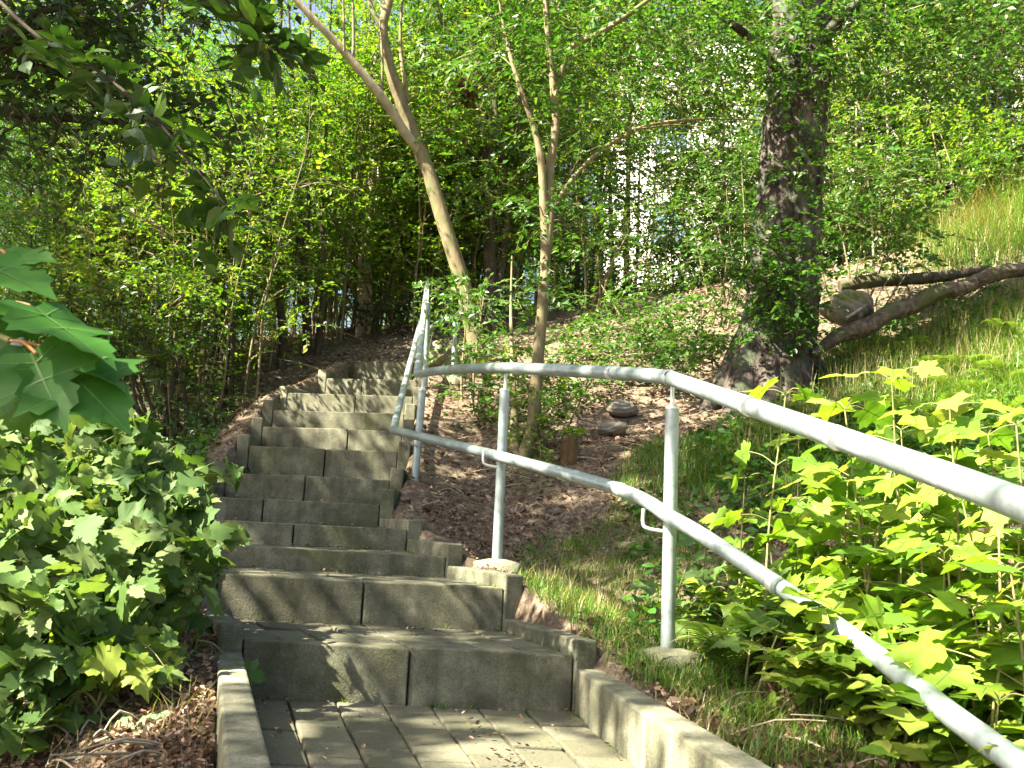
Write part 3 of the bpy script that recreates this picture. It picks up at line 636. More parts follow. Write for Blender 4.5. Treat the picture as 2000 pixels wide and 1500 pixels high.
shrub('shrub', 'low spreading bright shrub on the slope left of the old tree', 1280, 660, 8.4, [(1210, 640, 8.3, .4, .3, .18, 70), (1300, 620, 8.4, .4, .3, .18, 70), (1370, 600, 8.2, .3, .3, .16, 50), (1180, 590, 8.6, .3, .3, .14, 34), (1260, 685, 8.0, .35, .25, .14, 54), (1340, 670, 7.9, .28, .2, .16, 44), (1140, 660, 8.3, .3, .25, .16, 44)])
shrub('shrub', 'tall shrub between the slender tree and the old tree with light behind it', 1150, 600, 9.6, [(1150, 500, 9.4, .5, .4, .2, 20), (1220, 440, 9.4, .5, .4, .22, 20), (1130, 400, 9.5, .5, .4, .2, 20), (1280, 500, 9.3, .4, .4, .2, 14), (1180, 580, 9.3, .5, .4, .12, 30)], ns=7, r=.016)
shrub('shrub', 'tall shrub overlapping the left side of the old trunk', 1400, 560, 8.8, [(1400, 440, 8.6, .35, .35, .2, 34), (1430, 360, 8.6, .4, .35, .2, 30), (1370, 500, 8.5, .35, .3, .16, 30), (1440, 300, 8.6, .4, .35, .16, 26), (1330, 380, 9, .4, .3, .16, 24)], ns=6)
shrub('shrub', 'small leafy shrub under the handrail between the first two posts of the slope', 1120, 760, 7.4, [(1110, 700, 7.4, .22, .2, .12, 26), (1150, 740, 7.2, .2, .18, .1, 20), (1180, 690, 7.6, .2, .2, .1, 20)], ns=4, L=.16)
shrub('shrub', 'leafy undergrowth on the slope between the slender tree and the mossy stones', 1120, 830, 6.7, [(1100, 800, 6.7, .16, .15, .09, 20), (1140, 770, 6.9, .2, .2, .1, 24), (1090, 760, 7.0, .18, .18, .1, 20)], 'leaf_green', ns=4, L=.16, ls=.045)
shrub('shrub', 'low green shrub on the slope against the left roots of the old tree', 1370, 730, 7.2, [(1340, 700, 7.3, .26, .22, .1, 36), (1390, 690, 7.2, .2, .2, .12, 30), (1290, 720, 7.4, .26, .2, .08, 30)], 'leaf_green', ns=5, L=.18, ls=.05)
shrub('shrub', 'olive shrub rising out of the dry grass at the right edge', 1960, 400, 10.3, [(1900, 350, 10.3, .4, .35, .2, 34), (1970, 330, 10.2, .4, .35, .22, 40), (2040, 360, 10.2, .35, .35, .2, 30), (1850, 400, 10.3, .3, .3, .12, 20), (1930, 410, 10, .3, .3, .1, 16)], 'leaf_green', ns=6, ls=.06)
shrub('shrub', 'dark green shrub standing right of the old trunk', 1680, 530, 8.2, [(1660, 430, 8.0, .3, .3, .22, 40), (1700, 360, 8.1, .4, .3, .22, 44), (1640, 330, 8.0, .25, .25, .2, 26), (1740, 440, 8.1, .35, .3, .16, 34), (1760, 330, 8.3, .35, .3, .2, 34), (1790, 470, 8.2, .25, .25, .1, 20)], 'leaf_green', ls=.06)
shrub('shrub', 'brown-tinged shrub at the top right behind the dry grass', 1860, 400, 10.6, [(1830, 260, 10.5, .6, .5, .3, 50), (1920, 300, 10.6, .6, .5, .25, 46), (1960, 260, 10.4, .5, .5, .25, 40), (1860, 360, 10.5, .5, .4, .18, 36), (1800, 200, 10.5, .5, .4, .25, 36)], 'leaf_warm', ls=.065, ns=7, r=.018)
shrub('shrub', 'low broad-leaved shrub above the fallen branches', 1730, 530, 8.0, [(1710, 512, 7.9, .2, .2, .08, 16), (1770, 515, 8.0, .22, .2, .07, 16)], 'leaf_green', ns=3, ls=.07, L=.16, k=5)
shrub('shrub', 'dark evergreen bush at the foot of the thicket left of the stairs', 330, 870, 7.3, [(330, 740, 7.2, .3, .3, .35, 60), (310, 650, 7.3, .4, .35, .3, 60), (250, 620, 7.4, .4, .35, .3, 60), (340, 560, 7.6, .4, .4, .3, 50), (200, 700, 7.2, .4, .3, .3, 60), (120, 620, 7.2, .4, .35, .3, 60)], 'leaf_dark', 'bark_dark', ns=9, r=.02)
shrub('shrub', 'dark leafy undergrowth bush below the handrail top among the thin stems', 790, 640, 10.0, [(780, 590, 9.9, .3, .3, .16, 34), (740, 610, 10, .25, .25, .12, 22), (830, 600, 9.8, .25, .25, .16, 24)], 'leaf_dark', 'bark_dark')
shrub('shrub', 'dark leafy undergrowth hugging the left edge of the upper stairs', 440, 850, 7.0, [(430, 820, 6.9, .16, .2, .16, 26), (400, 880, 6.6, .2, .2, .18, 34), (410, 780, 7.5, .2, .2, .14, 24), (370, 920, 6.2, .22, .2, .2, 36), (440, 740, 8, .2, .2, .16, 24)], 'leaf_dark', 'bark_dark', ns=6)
shrub('shrub', 'bright sapling clump with sunlit leaves left of the leaning trunk', 720, 640, 10.6, [(640, 430, 9.8, .5, .4, .16, 14), (720, 380, 10, .5, .4, .16, 14), (790, 450, 10, .5, .4, .16, 14), (560, 400, 9.6, .5, .4, .16, 14), (680, 300, 10, .5, .4, .16, 14), (600, 300, 9.8, .5, .4, .16, 14), (760, 540, 10, .4, .4, .14, 24), (660, 540, 9.8, .4, .4, .14, 24)], 'leaf_warm', ns=9, r=.016, ls=.06, L=.28)  # brighter leaf colour stands in for part of the sunlight on this clump
# leafy stems that stand close in the left thicket
for px, py, y, lb in [(428, 790, 8.1, 'stout dark sapling standing just left of the upper steps'), (596, 690, 9.5, 'pair of dark straight saplings left of the stair top'), (548, 725, 9.2, 'single leaning sapling near the edge of the upper steps'), (705, 650, 10.3, 'forked pale sapling at the head of the stairs')]:
    b = base_of(px, py, y); st_ = []
    for q in range(3 if px != 548 else 1):
        dx = R.uniform(-22, 22) * (q > 0); lean = R.uniform(-40, 40)
        st_.append(([b + [dx / 190, R.normal(0, .05), -.15], b + [dx / 150, 0, .3], *[W(px + dx * 1.4 + lean * t + R.normal(0, 4), py - 480 * t, y) for t in (.3, .6, 1, 1.5)]], np.array([.05, .045, .04, .034, .025, .012]) * (1 if q == 0 else .7)))
    plant('sapling', lb, 'tree', b, st_, [(W(px + R.uniform(-70, 70), py - R.uniform(150, 720), y + R.uniform(-.3, .3)), np.array([.4, .4, .16]), 16) for _ in range(8)], 'leaf', 'bark_dark' if px != 705 else 'bark_pale', 'foremost saplings beside the upper stairs', k=8, ls=.056, L=.28)

# --- the dark tree that hangs over the top left and shades the steps -----------
b = np.array([-4.6, 4.2, 0]); b[2] = G(b[0], b[1])
shade = thing('overhanging_tree', 'dark spreading tree hanging over the top left corner and shading the stairs', 'tree', b)
mb = MB(); tube(mb, [b - [0, 0, .3], b, b + [.1, -.1, 1.6], b + [-.1, -.4, 3.4], b + [-.3, -.8, 5.4], b + [-.4, -1, 7.4]], [.24, .2, .17, .14, .1, .04], 16, n=6, furrow=.04)
trunkp = [b + [.1, -.1, 1.8], b + [0, -.2, 2.6], b + [-.1, -.4, 3.4], b + [-.2, -.6, 4.4], b + [-.3, -.8, 5.4]]
twl = []
for pts in [[(-60, 60, 4.3), (60, 90, 4.3), (180, 60, 4.4), (300, -10, 4.5)], [(-80, 150, 4.4), (60, 130, 4.4), (200, 175, 4.5), (330, 215, 4.6)], [(-80, 30, 4.2), (80, 22, 4.2), (190, 5, 4.3)], [(-60, 200, 4.6), (120, 230, 4.6), (300, 235, 4.8), (420, 190, 4.8)], [(-60, -40, 4.6), (200, -30, 4.8), (420, -10, 5), (520, 60, 5)]]:
    P = [trunkp[1] if pts[0][1] > 100 else trunkp[2]] + [W(*p) for p in pts]
    tube(mb, P, [.05, .03, .022, .014, .006], 8, n=6); twl.append(smooth_path(P, 6)[6:])
mb2 = MB()
for S in twl:
    n = 60; q = S[R.integers(0, len(S), n)] + R.normal(0, .10, (n, 3)) * [1, 1, .8]
    d = R.normal(0, 1, (n, 3)) * [1, .8, .35] + [.5, 0, -.2]
    sprays(mb2, q, d, R.uniform(.2, .5, n), 11, .06, FOLD, twig=.004, droop=.5)
# unseen crown, added and shaped to shade the stairs, left bush and bank
HOLES = np.array([[*W(px, py, y), r] for px, py, y, r in [  # gaps shaped into the unseen crown so sun patches fall at these points
    (920, 1395, 2.85, .08), (1000, 1425, 2.72, .07), (960, 1455, 2.6, .07), (1100, 1420, 2.75, .06), (1050, 1450, 2.6, .07), (780, 1400, 2.85, .05), (1230, 1470, 2.55, .07), (650, 1372, 2.95, .08), (1160, 1460, 2.6, .11), (800, 1285, 3.1, .06), (1100, 1130, 4.2, .15), (1200, 1190, 3.7, .2), (1270, 1080, 4.3, .15), (1080, 1060, 4.6, .12), (1320, 1440, 2.4, .12), (715, 1285, 3.1, .06), (1060, 1490, 2.4, .11), (880, 1490, 2.4, .07), (500, 1440, 2.5, .10), (480, 1290, 2.95, .07), (1090, 1275, 3.15, .06), (560, 1120, 4, .09),
    (620, 835, 6.6, .18), (590, 822, 6.6, .12), (690, 850, 6.5, .07), (745, 805, 7.0, .08), (725, 735, 7.8, .16), (560, 755, 7.4, .09), (660, 790, 7.0, .08), (700, 765, 7.3, .1), (780, 790, 7.1, .14), (640, 820, 6.7, .12), (760, 770, 7.3, .12), (680, 740, 7.7, .14), (770, 860, 6.4, .06), (500, 965, 5.9, .05), (540, 940, 5.9, .04), (640, 1000, 5.5, .04), (600, 1110, 4.1, .06), (700, 1240, 3.3, .07),
    (380, 1400, 2.6, .2), (300, 1385, 2.6, .16), (230, 1450, 2.4, .18), (345, 1470, 2.4, .16), (400, 1330, 2.8, .14), (120, 1330, 2.5, .08), (120, 905, 3.1, .16), (310, 870, 3.2, .16), (70, 1040, 2.8, .16), (230, 1190, 2.6, .16), (150, 1235, 2.45, .12), (330, 1050, 2.9, .16), (440, 1080, 3.0, .16), (30, 960, 2.9, .16), (210, 930, 3, .16),
    (110, 590, 1.28, .05), (215, 690, 1.26, .05), (850, 760, 7.8, .25), (1200, 750, 7.5, .2), (500, 1250, 3.0, .06), (480, 1450, 2.5, .09)]])
cl = []
tries = 0
while len(cl) < 300 and tries < 40000:
    tries += 1
    xg, yg, z = R.uniform(-4.4, 3.2), R.uniform(.3, 11.5), R.uniform(4.3, 7.6)
    if yg < 3.65 + max(0, xg - 1.6) * .8 and xg > .66 - .12 * (4.4 - yg): continue          # open to the sun: near right bank
    if yg < 3.4 and xg > .35 and R.random() < .5: continue
    if yg > 7.0 and (xg > -1.5 or R.random() < .3): continue
    t = z - .4; c = np.array([xg, yg, .4]) - SD * (t / -SD[2])
    if any(np.linalg.norm(c - e) < .34 for e in cl): continue
    cl.append(c)
o = np.concatenate([ball(24, c, np.array([.5, .5, .2]) * R.uniform(.75, 1.25), .45) for c in cl]); cc = np.repeat(np.array(cl), 24, 0)
d = nrm((o - cc) * [2, 2, 2.5] + R.normal(0, .55, o.shape) * [1, 1, .5] + [0, 0, .1]); L_ = .38 * R.uniform(.7, 1.3, len(o))
keep = np.ones(len(o), bool); mid = o + d * (L_ * .5)[:, None] - [0, 0, .03]
for h in HOLES:
    v = mid - h[:3]; v = v - SD * (v @ SD)[:, None]; keep &= np.linalg.norm(v, axis=1) > h[3] + .03
sprays(mb2, o[keep], d[keep], L_[keep], 8, .1, FOLD)
for c in cl[::6]:
    s = trunkp[int(np.clip((c[2] - b[2] - 2.2) / 1.2, 0, 4))]; m_ = (s + c) / 2 + [0, 0, .35]
    tube(mb, [s, m_, c], [.05, .03, .01], 6, n=5)
mb.build('trunk', M['bark_dark'], shade, b)
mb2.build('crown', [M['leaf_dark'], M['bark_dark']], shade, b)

# hanging blurry sprays top left
def spray_thing(name, label, cat, P, r, leafm, n, ls, tpl, L=.14, barkm='bark_dark', k=4, jit=.05, up=0, smooth=False, stem='twig', crown='leaves'):
    P = [np.asarray(p) for p in P]; root = thing(name, label, cat, P[0]); mb = MB(); tube(mb, P, r, 7, n=6); S = smooth_path(P, 8)
    mb.build(stem, M[barkm], root, P[0])
    mb = MB(); q = S[R.integers(len(S) // 5, len(S), n)]; d = R.normal(0, 1, (n, 3)) * [1, 1, .4] + [0, 0, up]
    sprays(mb, q, d, L, k, ls, tpl, twig=.0016, droop=.5, tilt=.3)
    mb.build(crown, [M[leafm], M[barkm]], root, P[0]); return root
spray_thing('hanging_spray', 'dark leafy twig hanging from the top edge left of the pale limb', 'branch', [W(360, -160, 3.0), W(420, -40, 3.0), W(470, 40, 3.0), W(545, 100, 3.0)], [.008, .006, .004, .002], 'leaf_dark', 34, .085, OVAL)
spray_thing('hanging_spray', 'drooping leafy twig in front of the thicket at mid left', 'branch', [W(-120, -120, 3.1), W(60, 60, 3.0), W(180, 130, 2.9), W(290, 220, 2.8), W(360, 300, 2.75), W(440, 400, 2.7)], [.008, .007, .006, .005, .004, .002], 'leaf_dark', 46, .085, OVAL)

# --- lobed bush on the left -----------------------------------------------------
def leafmass(mb, c, r, n, ls, tpl, facing=(.2, -.4, .75), m=0, jit=.7, smooth=True):
    q = ball(n, c, r, .4); o = (q - np.asarray(c)) / np.asarray(r)
    nr = nrm(np.asarray(facing) + o * .5 + R.normal(0, jit, (n, 3)))
    ax = np.cross(nr, R.normal(0, 1, (n, 3))) * .7 + o * .5 + np.array([.15, -.35, -.35])
    ax = ax - nr * (ax * nr).sum(1, keepdims=True)
    sz = ls * R.uniform(.45, 1.3, n); h_ = n // 3
    for a_, b_ in ((0, h_), (h_, 2 * h_), (2 * h_, n)):
        cu = [R.uniform(.8, 1.15), 1, R.uniform(-.5, 2.8)]; t_ = tpl if R.random() < .6 else MAPLE
        put(mb, q[a_:b_], ax[a_:b_], nr[a_:b_], sz[a_:b_], (t_[0] * cu, t_[1]), m, smooth)
    return q
def lobed(name, label, px, py, y, blobs, ls, leaf='bush', tpl=VIB, group=None, stem='stem', cat='bush'):
    b = base_of(px, py, y); root = thing(name, label, cat, b, group); tb = MB(); mb = MB()
    for c, r, n in blobs_px(blobs):
        q = leafmass(mb, c, r, int(n * .8), ls, tpl)
        if n > 20:
            for _ in range(3):
                dd = nrm(R.normal(0, 1, 3) * [1, .8, .7] + [-.05, -.3, .1]); e0 = c + dd * r; e1 = e0 + dd * R.uniform(.06, .16) - [0, 0, .03]
                tube(tb, [c, e0, e1], [.003, .002, .001], 4, n=3, caps=False); leafmass(mb, (e0 + e1) / 2, (.05, .05, .04), 6, ls * .85, tpl); leafmass(mb, e1, (.02, .02, .02), 3, ls * .6, tpl)
        s = b + [*R.normal(0, .05, 2), -.05]; P = smooth_path([s, s * .5 + c * .5 + [0, 0, R.uniform(0, .05)], c], 5); tube(tb, P, [.0045, .0035, .002], 6)
        for e in q[::5]:
            a = P[R.integers(len(P) // 2, len(P))]; tube(tb, [a, (a + e) / 2 + [0, 0, .02], e], [.0028, .002, .0012], 4, n=2, caps=False)
    tb.build(stem, M['stem'], root, b); mb.build('foliage', M[leaf], root, b); return root
lobed('lobed_bush', 'large bush of lobed leaves spilling over the left kerb of the stairs', 180, 1230, 3.2,
      [(60, 900, 3.1, .22, .25, .16, 70), (170, 880, 3.2, .2, .25, .13, 64), (260, 900, 3.2, .16, .2, .11, 54), (330, 940, 3.2, .14, .2, .1, 50), (100, 980, 2.9, .24, .25, .16, 90), (230, 980, 2.95, .22, .25, .15, 90), (315, 1010, 3.0, .15, .2, .13, 60), (365, 1020, 3.0, .10, .14, .1, 36), (400, 1075, 3.0, .06, .1, .08, 22),
       (60, 1060, 2.7, .2, .22, .14, 64), (180, 1080, 2.7, .22, .22, .15, 80), (275, 1100, 2.8, .18, .2, .14, 70), (335, 1110, 2.85, .085, .12, .09, 30), (120, 1160, 2.6, .18, .2, .1, 40), (225, 1180, 2.65, .16, .2, .11, 40), (40, 1180, 2.5, .14, .2, .12, 36), (310, 1180, 2.75, .08, .1, .07, 20), (-60, 980, 3, .2, .25, .25, 70), (20, 1270, 2.45, .12, .12, .09, 26), (100, 1300, 2.4, .12, .12, .07, 26), (30, 1370, 2.35, .1, .1, .06, 22), (160, 1370, 2.4, .07, .08, .04, 12), (230, 1240, 2.5, .1, .12, .06, 22)], .1)
lobed('lobed_bush', 'leggy young maple with pale lobed leaves drooping below the large left bush', 200, 1420, 2.45,
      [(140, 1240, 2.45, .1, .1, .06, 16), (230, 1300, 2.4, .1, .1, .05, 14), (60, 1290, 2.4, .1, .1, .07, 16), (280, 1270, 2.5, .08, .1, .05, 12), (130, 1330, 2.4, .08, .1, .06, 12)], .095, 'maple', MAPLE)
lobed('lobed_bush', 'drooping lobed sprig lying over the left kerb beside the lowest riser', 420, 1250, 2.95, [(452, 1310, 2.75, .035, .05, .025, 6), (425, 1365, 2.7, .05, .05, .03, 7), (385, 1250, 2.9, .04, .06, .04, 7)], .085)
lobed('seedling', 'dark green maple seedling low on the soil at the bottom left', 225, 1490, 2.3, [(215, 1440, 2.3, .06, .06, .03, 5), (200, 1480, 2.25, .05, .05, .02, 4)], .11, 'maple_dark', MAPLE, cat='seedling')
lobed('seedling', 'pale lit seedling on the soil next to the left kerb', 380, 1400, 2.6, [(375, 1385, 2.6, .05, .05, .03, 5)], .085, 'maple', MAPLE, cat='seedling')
lobed('seedling', 'small seedling in the dry twigs at the bottom left corner', 40, 1430, 2.4, [(45, 1400, 2.4, .07, .07, .03, 7), (120, 1420, 2.4, .04, .05, .03, 4)], .08, 'bush', MAPLE, cat='seedling')

# near maple branch, upper left
P0 = W(-140, 600, 1.3); nm = thing('maple_branch', 'near maple branch with large green leaves reaching in from the left edge', 'branch', P0)
mb = MB(); tube(mb, [P0, W(-40, 640, 1.28), W(20, 665, 1.25)], [.008, .006, .004], 8, n=5)
tube(mb, [P0, W(-60, 520, 1.3), W(-10, 500, 1.3)], [.006, .004, .003], 8, n=5); mb.build('twig', M['stem'], nm, P0)
mb = MB()
for a, b_ in [((20, 665, 1.25), (70, 690, 1.22)), ((-10, 600, 1.28), (60, 597, 1.25)), ((20, 665, 1.25), (120, 700, 1.24)), ((-10, 500, 1.3), (10, 495, 1.3)), ((-40, 640, 1.28), (10, 640, 1.3))]:
    mb = MB(); tube(mb, [W(*a), (W(*a) + W(*b_)) / 2 + [0, 0, .006], W(*b_)], .0022, 6, n=4); mb.build('petiole', M['petiole'], nm, P0)
mb = MB()
big = (T_lobed('maple')[0] * [1.08, 1, .75], T_lobed('maple')[1])
for bx, by, y, tx, ty, s, nr in [(-60, 500, 1.3, 140, 575, .15, (.25, -.55, .75)), (0, 500, 1.36, 110, 500, .10, (.1, -.6, .7)), (20, 590, 1.28, 160, 655, .12, (.15, -.2, .95)), (70, 600, 1.25, 262, 715, .15, (.45, -.3, .8)), (-20, 610, 1.3, 90, 665, .09, (.0, -.7, .6)),
        (110, 700, 1.24, 262, 835, .15, (.35, -.7, .55)), (60, 690, 1.22, 110, 800, .125, (-.1, -.75, .6)), (-30, 690, 1.25, 5, 790, .10, (-.2, -.8, .5)), (170, 715, 1.26, 270, 765, .08, (.3, -.1, .95)), (15, 770, 1.3, 50, 840, .08, (.1, -.8, .5))]:
    a, t = W(bx, by, y), W(tx, ty, y - .03); put(mb, [a], [t - a], [nr], s, big, 0, True); put(mb, [a], [t - a], [nr], s, (VEIN[0] * [1.08, 1, .75], VEIN[1]), 1)
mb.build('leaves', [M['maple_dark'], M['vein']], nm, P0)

# --- sunlit maple saplings on the right ---------------------------------------------
RAILPX = ([1310, 1400, 1650, 1895, 2000, 2420], [3.08, 2.9, 2.42, 1.82, 1.65, 1.25])
def behind_rail(px, y):
    return max(y, float(np.interp(px, *RAILPX)) + .24) if px > 1400 else y
def maple_sapling(px, py, y, label, ls=.13, nodes=4, n0=.35, lean=0, group=None, leaf='maple', name='maple_sapling'):
    y = behind_rail(px, y); t = W(px, py, y); bx, by = t[0] + R.normal(0, .04) - lean, t[1] + R.normal(0, .05); b = np.array([bx, by, G(bx, by)])
    if t[2] < b[2] + .08: t[2] = b[2] + .08
    root = thing(name, label, 'sapling', b, group); h = t[2] - b[2]
    S = smooth_path([b - [0, 0, .04], b * .5 + t * .5 + [*R.normal(0, .02 * h, 2), 0], t], 8); mb = MB(); tube(mb, S, [.0055 + .002 * h, .0035, .002], 7)
    lb = MB(); az = R.uniform(0, 6.28)
    for k in range(nodes):
        f = n0 + (1 - n0) * k / max(1, nodes - 1); p = S[min(len(S) - 1, int(f * (len(S) - 1)))]; az += PI / 2 + R.normal(0, .25)
        for q in (0, 1) if k < nodes - 1 else (0, 1, 2, 3):
            a = az + q * (PI if k < nodes - 1 else PI / 2) + R.normal(0, .2); pl = ls * R.uniform(.5, 1.1) * (1 if k < nodes - 1 else .6)
            d = np.array([math.cos(a), math.sin(a), R.uniform(.1, .5)]); e = p + nrm(d) * pl
            tube(mb, [p, (p + e) / 2 + [0, 0, .01], e], .0014, 5, n=3, caps=False)
            nr = np.array([-.3, -.15, 1]) + R.normal(0, .42, 3); axd = np.array([math.cos(a), math.sin(a), R.uniform(-.45, .05)])
            sz_ = min(.145, ls * R.uniform(.6, 1.15) * (1 if k < nodes - 1 else .8)); cu = [R.uniform(.85, 1.15), 1, R.uniform(-.4, 2.6)]; put(lb, [e], [axd], [nr], sz_, (MAPLE[0] * cu, MAPLE[1]), 0, True); put(lb, [e], [axd], [nr], sz_, (VEIN[0] * cu, VEIN[1]), 1)
    mb.build('stem', M['stem'], root, b); lb.build('foliage', [M[leaf], M['vein']], root, b); return root
for a in [(1742, 742, 2.55, 'tallest sunlit maple sapling rising above the handrail at the right', .15, 5), (1535, 770, 3.0, 'maple sapling with a yellow leaf just above the handrail near the old tree roots', .14, 4),
          (1650, 800, 2.7, 'broad flat-leaved maple sapling second along the handrail', .15, 4), (1855, 800, 2.45, 'bright yellow maple sapling above the upper handrail near the right edge', .15, 5),
          (1985, 830, 2.3, 'maple sapling cut off by the right edge above the handrail', .15, 4), (1455, 935, 3.2, 'maple sapling between the two handrails right of the nearest post', .12, 4),
          (1600, 955, 2.9, 'white-lit maple sapling between the two handrails in the middle of the right bank', .14, 4), (1975, 1120, 1.95, 'large pale maple leaf cluster at the right edge below the upper handrail', .16, 4)]: maple_sapling(*a)
gS = 'sunlit maple saplings under the handrail'; lS = 'low sunlit maple sapling in the undergrowth right of the lower handrail'
for px, py, y, ls in [(1700, 1000, 2.7, .13), (1790, 960, 2.5, .14), (1880, 980, 2.3, .13), (1950, 1010, 2.2, .14), (1690, 1090, 2.6, .12), (1560, 1060, 3.0, .11), (1620, 1150, 2.7, .11), (1760, 1100, 2.5, .12), (1850, 1100, 2.3, .12), (1900, 1190, 2.1, .12),
                      (1800, 1210, 2.4, .11), (1720, 1230, 2.3, .1), (1960, 1260, 2.0, .11), (1880, 1290, 2.0, .1), (1680, 1290, 2.4, .1), (1790, 1330, 2.1, .1), (1950, 1370, 1.85, .1), (1650, 1400, 2.1, .09), (1720, 1450, 1.95, .1), (1600, 1460, 2.1, .09), (1840, 1450, 1.85, .1), (1990, 1180, 2.2, .13), (1830, 1020, 2.7, .14), (1560, 980, 3.3, .12), (1500, 1010, 3.4, .11), (1640, 1020, 3.1, .12), (1780, 1040, 2.8, .13), (1900, 1080, 2.5, .13), (1990, 1060, 2.3, .13), (1700, 1150, 2.8, .11), (1990, 960, 2.5, .15), (1590, 1090, 3.2, .11), (1830, 1130, 2.6, .12), (1760, 840, 3.1, .14), (1930, 850, 2.9, .15), (1560, 860, 3.6, .12), (1940, 930, 2.6, .15), (1740, 900, 2.9, .14), (1660, 930, 3.0, .13), (1850, 900, 2.9, .14)]:
    maple_sapling(px, py, y, lS, ls * R.uniform(.9, 1.1), 3 if py > 1250 else 4, .4, group=gS)
for _ in range(38):
    px = R.uniform(1470, 2020); py = R.uniform(880, 1330); y = float(np.interp(px, *RAILPX)) + .3 + R.uniform(0, 1.1) ** 1.3
    if px < 1600 and py < 950: continue
    maple_sapling(px, py, y, lS, R.uniform(.09, .14), int(R.integers(3, 5)), .4, group=gS)
gD = 'shaded seedlings beside the nearest post'; lD = 'small dark seedling in the shaded grass around the nearest handrail post'
for px, py, y in [(1380, 1060, 3.6), (1420, 1120, 3.4), (1350, 1180, 3.3), (1410, 1190, 3.2), (1480, 1200, 3.0), (1540, 1190, 2.8), (1590, 1220, 2.7), (1350, 1090, 3.8), (1500, 1120, 3.2)]:
    maple_sapling(px, py, y, lD, .1, 3, .5, group=gD, leaf='bush')

gB2 = 'bright brambles under the saplings'; lB2 = 'low sprawl of small bright oval leaves under the maple saplings on the right'
for px, py, y in [(1480, 1180, 3.1), (1560, 1130, 2.9), (1660, 1200, 2.6), (1740, 1170, 2.5), (1830, 1150, 2.35), (1920, 1120, 2.2), (1780, 1280, 2.25), (1880, 1240, 2.1), (1960, 1320, 1.95), (1860, 1380, 1.95), (1750, 1390, 2.0), (1690, 1340, 2.2), (1930, 1450, 1.8), (1620, 1080, 3.0), (1720, 1060, 2.8), (1850, 1040, 2.6), (1950, 1030, 2.5)]:
    b = base_of(px, py + 40, behind_rail(px, y + .08)); root = thing('bramble', lB2, 'bramble', b, gB2); tb = MB(); lb = MB()
    for q in range(7):
        a = R.uniform(0, 6.28); d = np.array([math.cos(a), math.sin(a), R.uniform(.5, 1.6)]); l = R.uniform(.14, .3)
        S = smooth_path([b - [0, 0, .02], b + d * l * .5 + [0, 0, .02], b + d * l * [1.3, 1.3, .8]], 6); tube(tb, S, [.0025, .0018, .001], 5)
        for p in S[3:]:
            for e in range(3):
                az = R.uniform(0, 6.28); put(lb, [p], [[math.cos(az), math.sin(az), R.uniform(-.3, .2)]], [np.array([-.2, -.1, 1]) + R.normal(0, .3, 3)], R.uniform(.04, .075), (OVAL[0] * [1.25, 1, 1], OVAL[1]), 0, True)
    tb.build('stems', M['stem'], root, b); lb.build('foliage', M['maple'], root, b)

# --- ferns -----------------------------------------------------------------
def fern(px, py, y, label=None, L=.35, n=7, group=None, leaf='fern'):
    b = base_of(px, py, behind_rail(px, y + .1)); root = thing('fern', label, 'fern', b, group); mb = MB()
    for k in range(n):
        a = k / n * 2 * PI + R.normal(0, .3); l = L * R.uniform(.7, 1.15); d = np.array([math.cos(a), math.sin(a), 0])
        t = np.linspace(0, 1, 20); P = b + d * (l * t)[:, None] * .9 + np.array([0, 0, 1]) * (l * (1.55 * t - 1.15 * t * t))[:, None]
        tube(mb, P, [.003, .002, .001], 4, 1, caps=False)
        T = nrm(np.gradient(P, axis=0)); sd = nrm(np.cross(T, [0, 0, 1.])); up = np.cross(sd, T)
        ln = l * .3 * np.sin(np.clip(t * 1.02 + .12, 0, 1) * PI) ** .8 + .004
        for s in (-1, 1):
            ii = np.arange(2, 20); put(mb, P[ii], sd[ii] * s + T[ii] * .45 - np.array([0, 0, .1]), up[ii] + R.normal(0, .08, (len(ii), 3)), ln[ii], (T_PINNA[0] * [.36, 1, 1], T_PINNA[1]), 0)
            ii = np.arange(2, 19); put(mb, (P[ii] + P[ii + 1]) / 2, sd[ii] * s + T[ii] * .45 - np.array([0, 0, .1]), up[ii] + R.normal(0, .08, (len(ii), 3)), (ln[ii] + ln[ii + 1]) / 2, (T_PINNA[0] * [.36, 1, 1], T_PINNA[1]), 0)
    mb.build('fronds', [M[leaf], M['stem']], root, b); return root
fern(1640, 1130, 2.85, 'bright fern under the lower handrail at its midpoint', .34)
fern(1430, 1300, 2.75, 'yellow-green fern right of the foot of the nearest post', .3)
fern(1560, 1090, 3.1, 'pale fern between the handrails beside the white-lit sapling', .3)
fern(1600, 1420, 2.3, 'small fern on dry soil at the bottom right', .22, 6)
fern(1420, 1370, 2.6, 'little fern in the grass by the near kerb', .2, 6)
for px, py, y in [(1900, 650, 6.6), (1960, 690, 6.2), (1830, 670, 6.8), (1760, 640, 7.3), (1880, 720, 6.2), (1980, 620, 7.0), (1600, 800, 5.8), (1520, 850, 5.4), (1700, 780, 5.8), (1820, 770, 5.7), (1950, 770, 5.4)]:
    fern(px, py, y, 'green fern in the rough grass on the upper right bank', .33, 6, 'ferns on the upper right bank', 'fern')

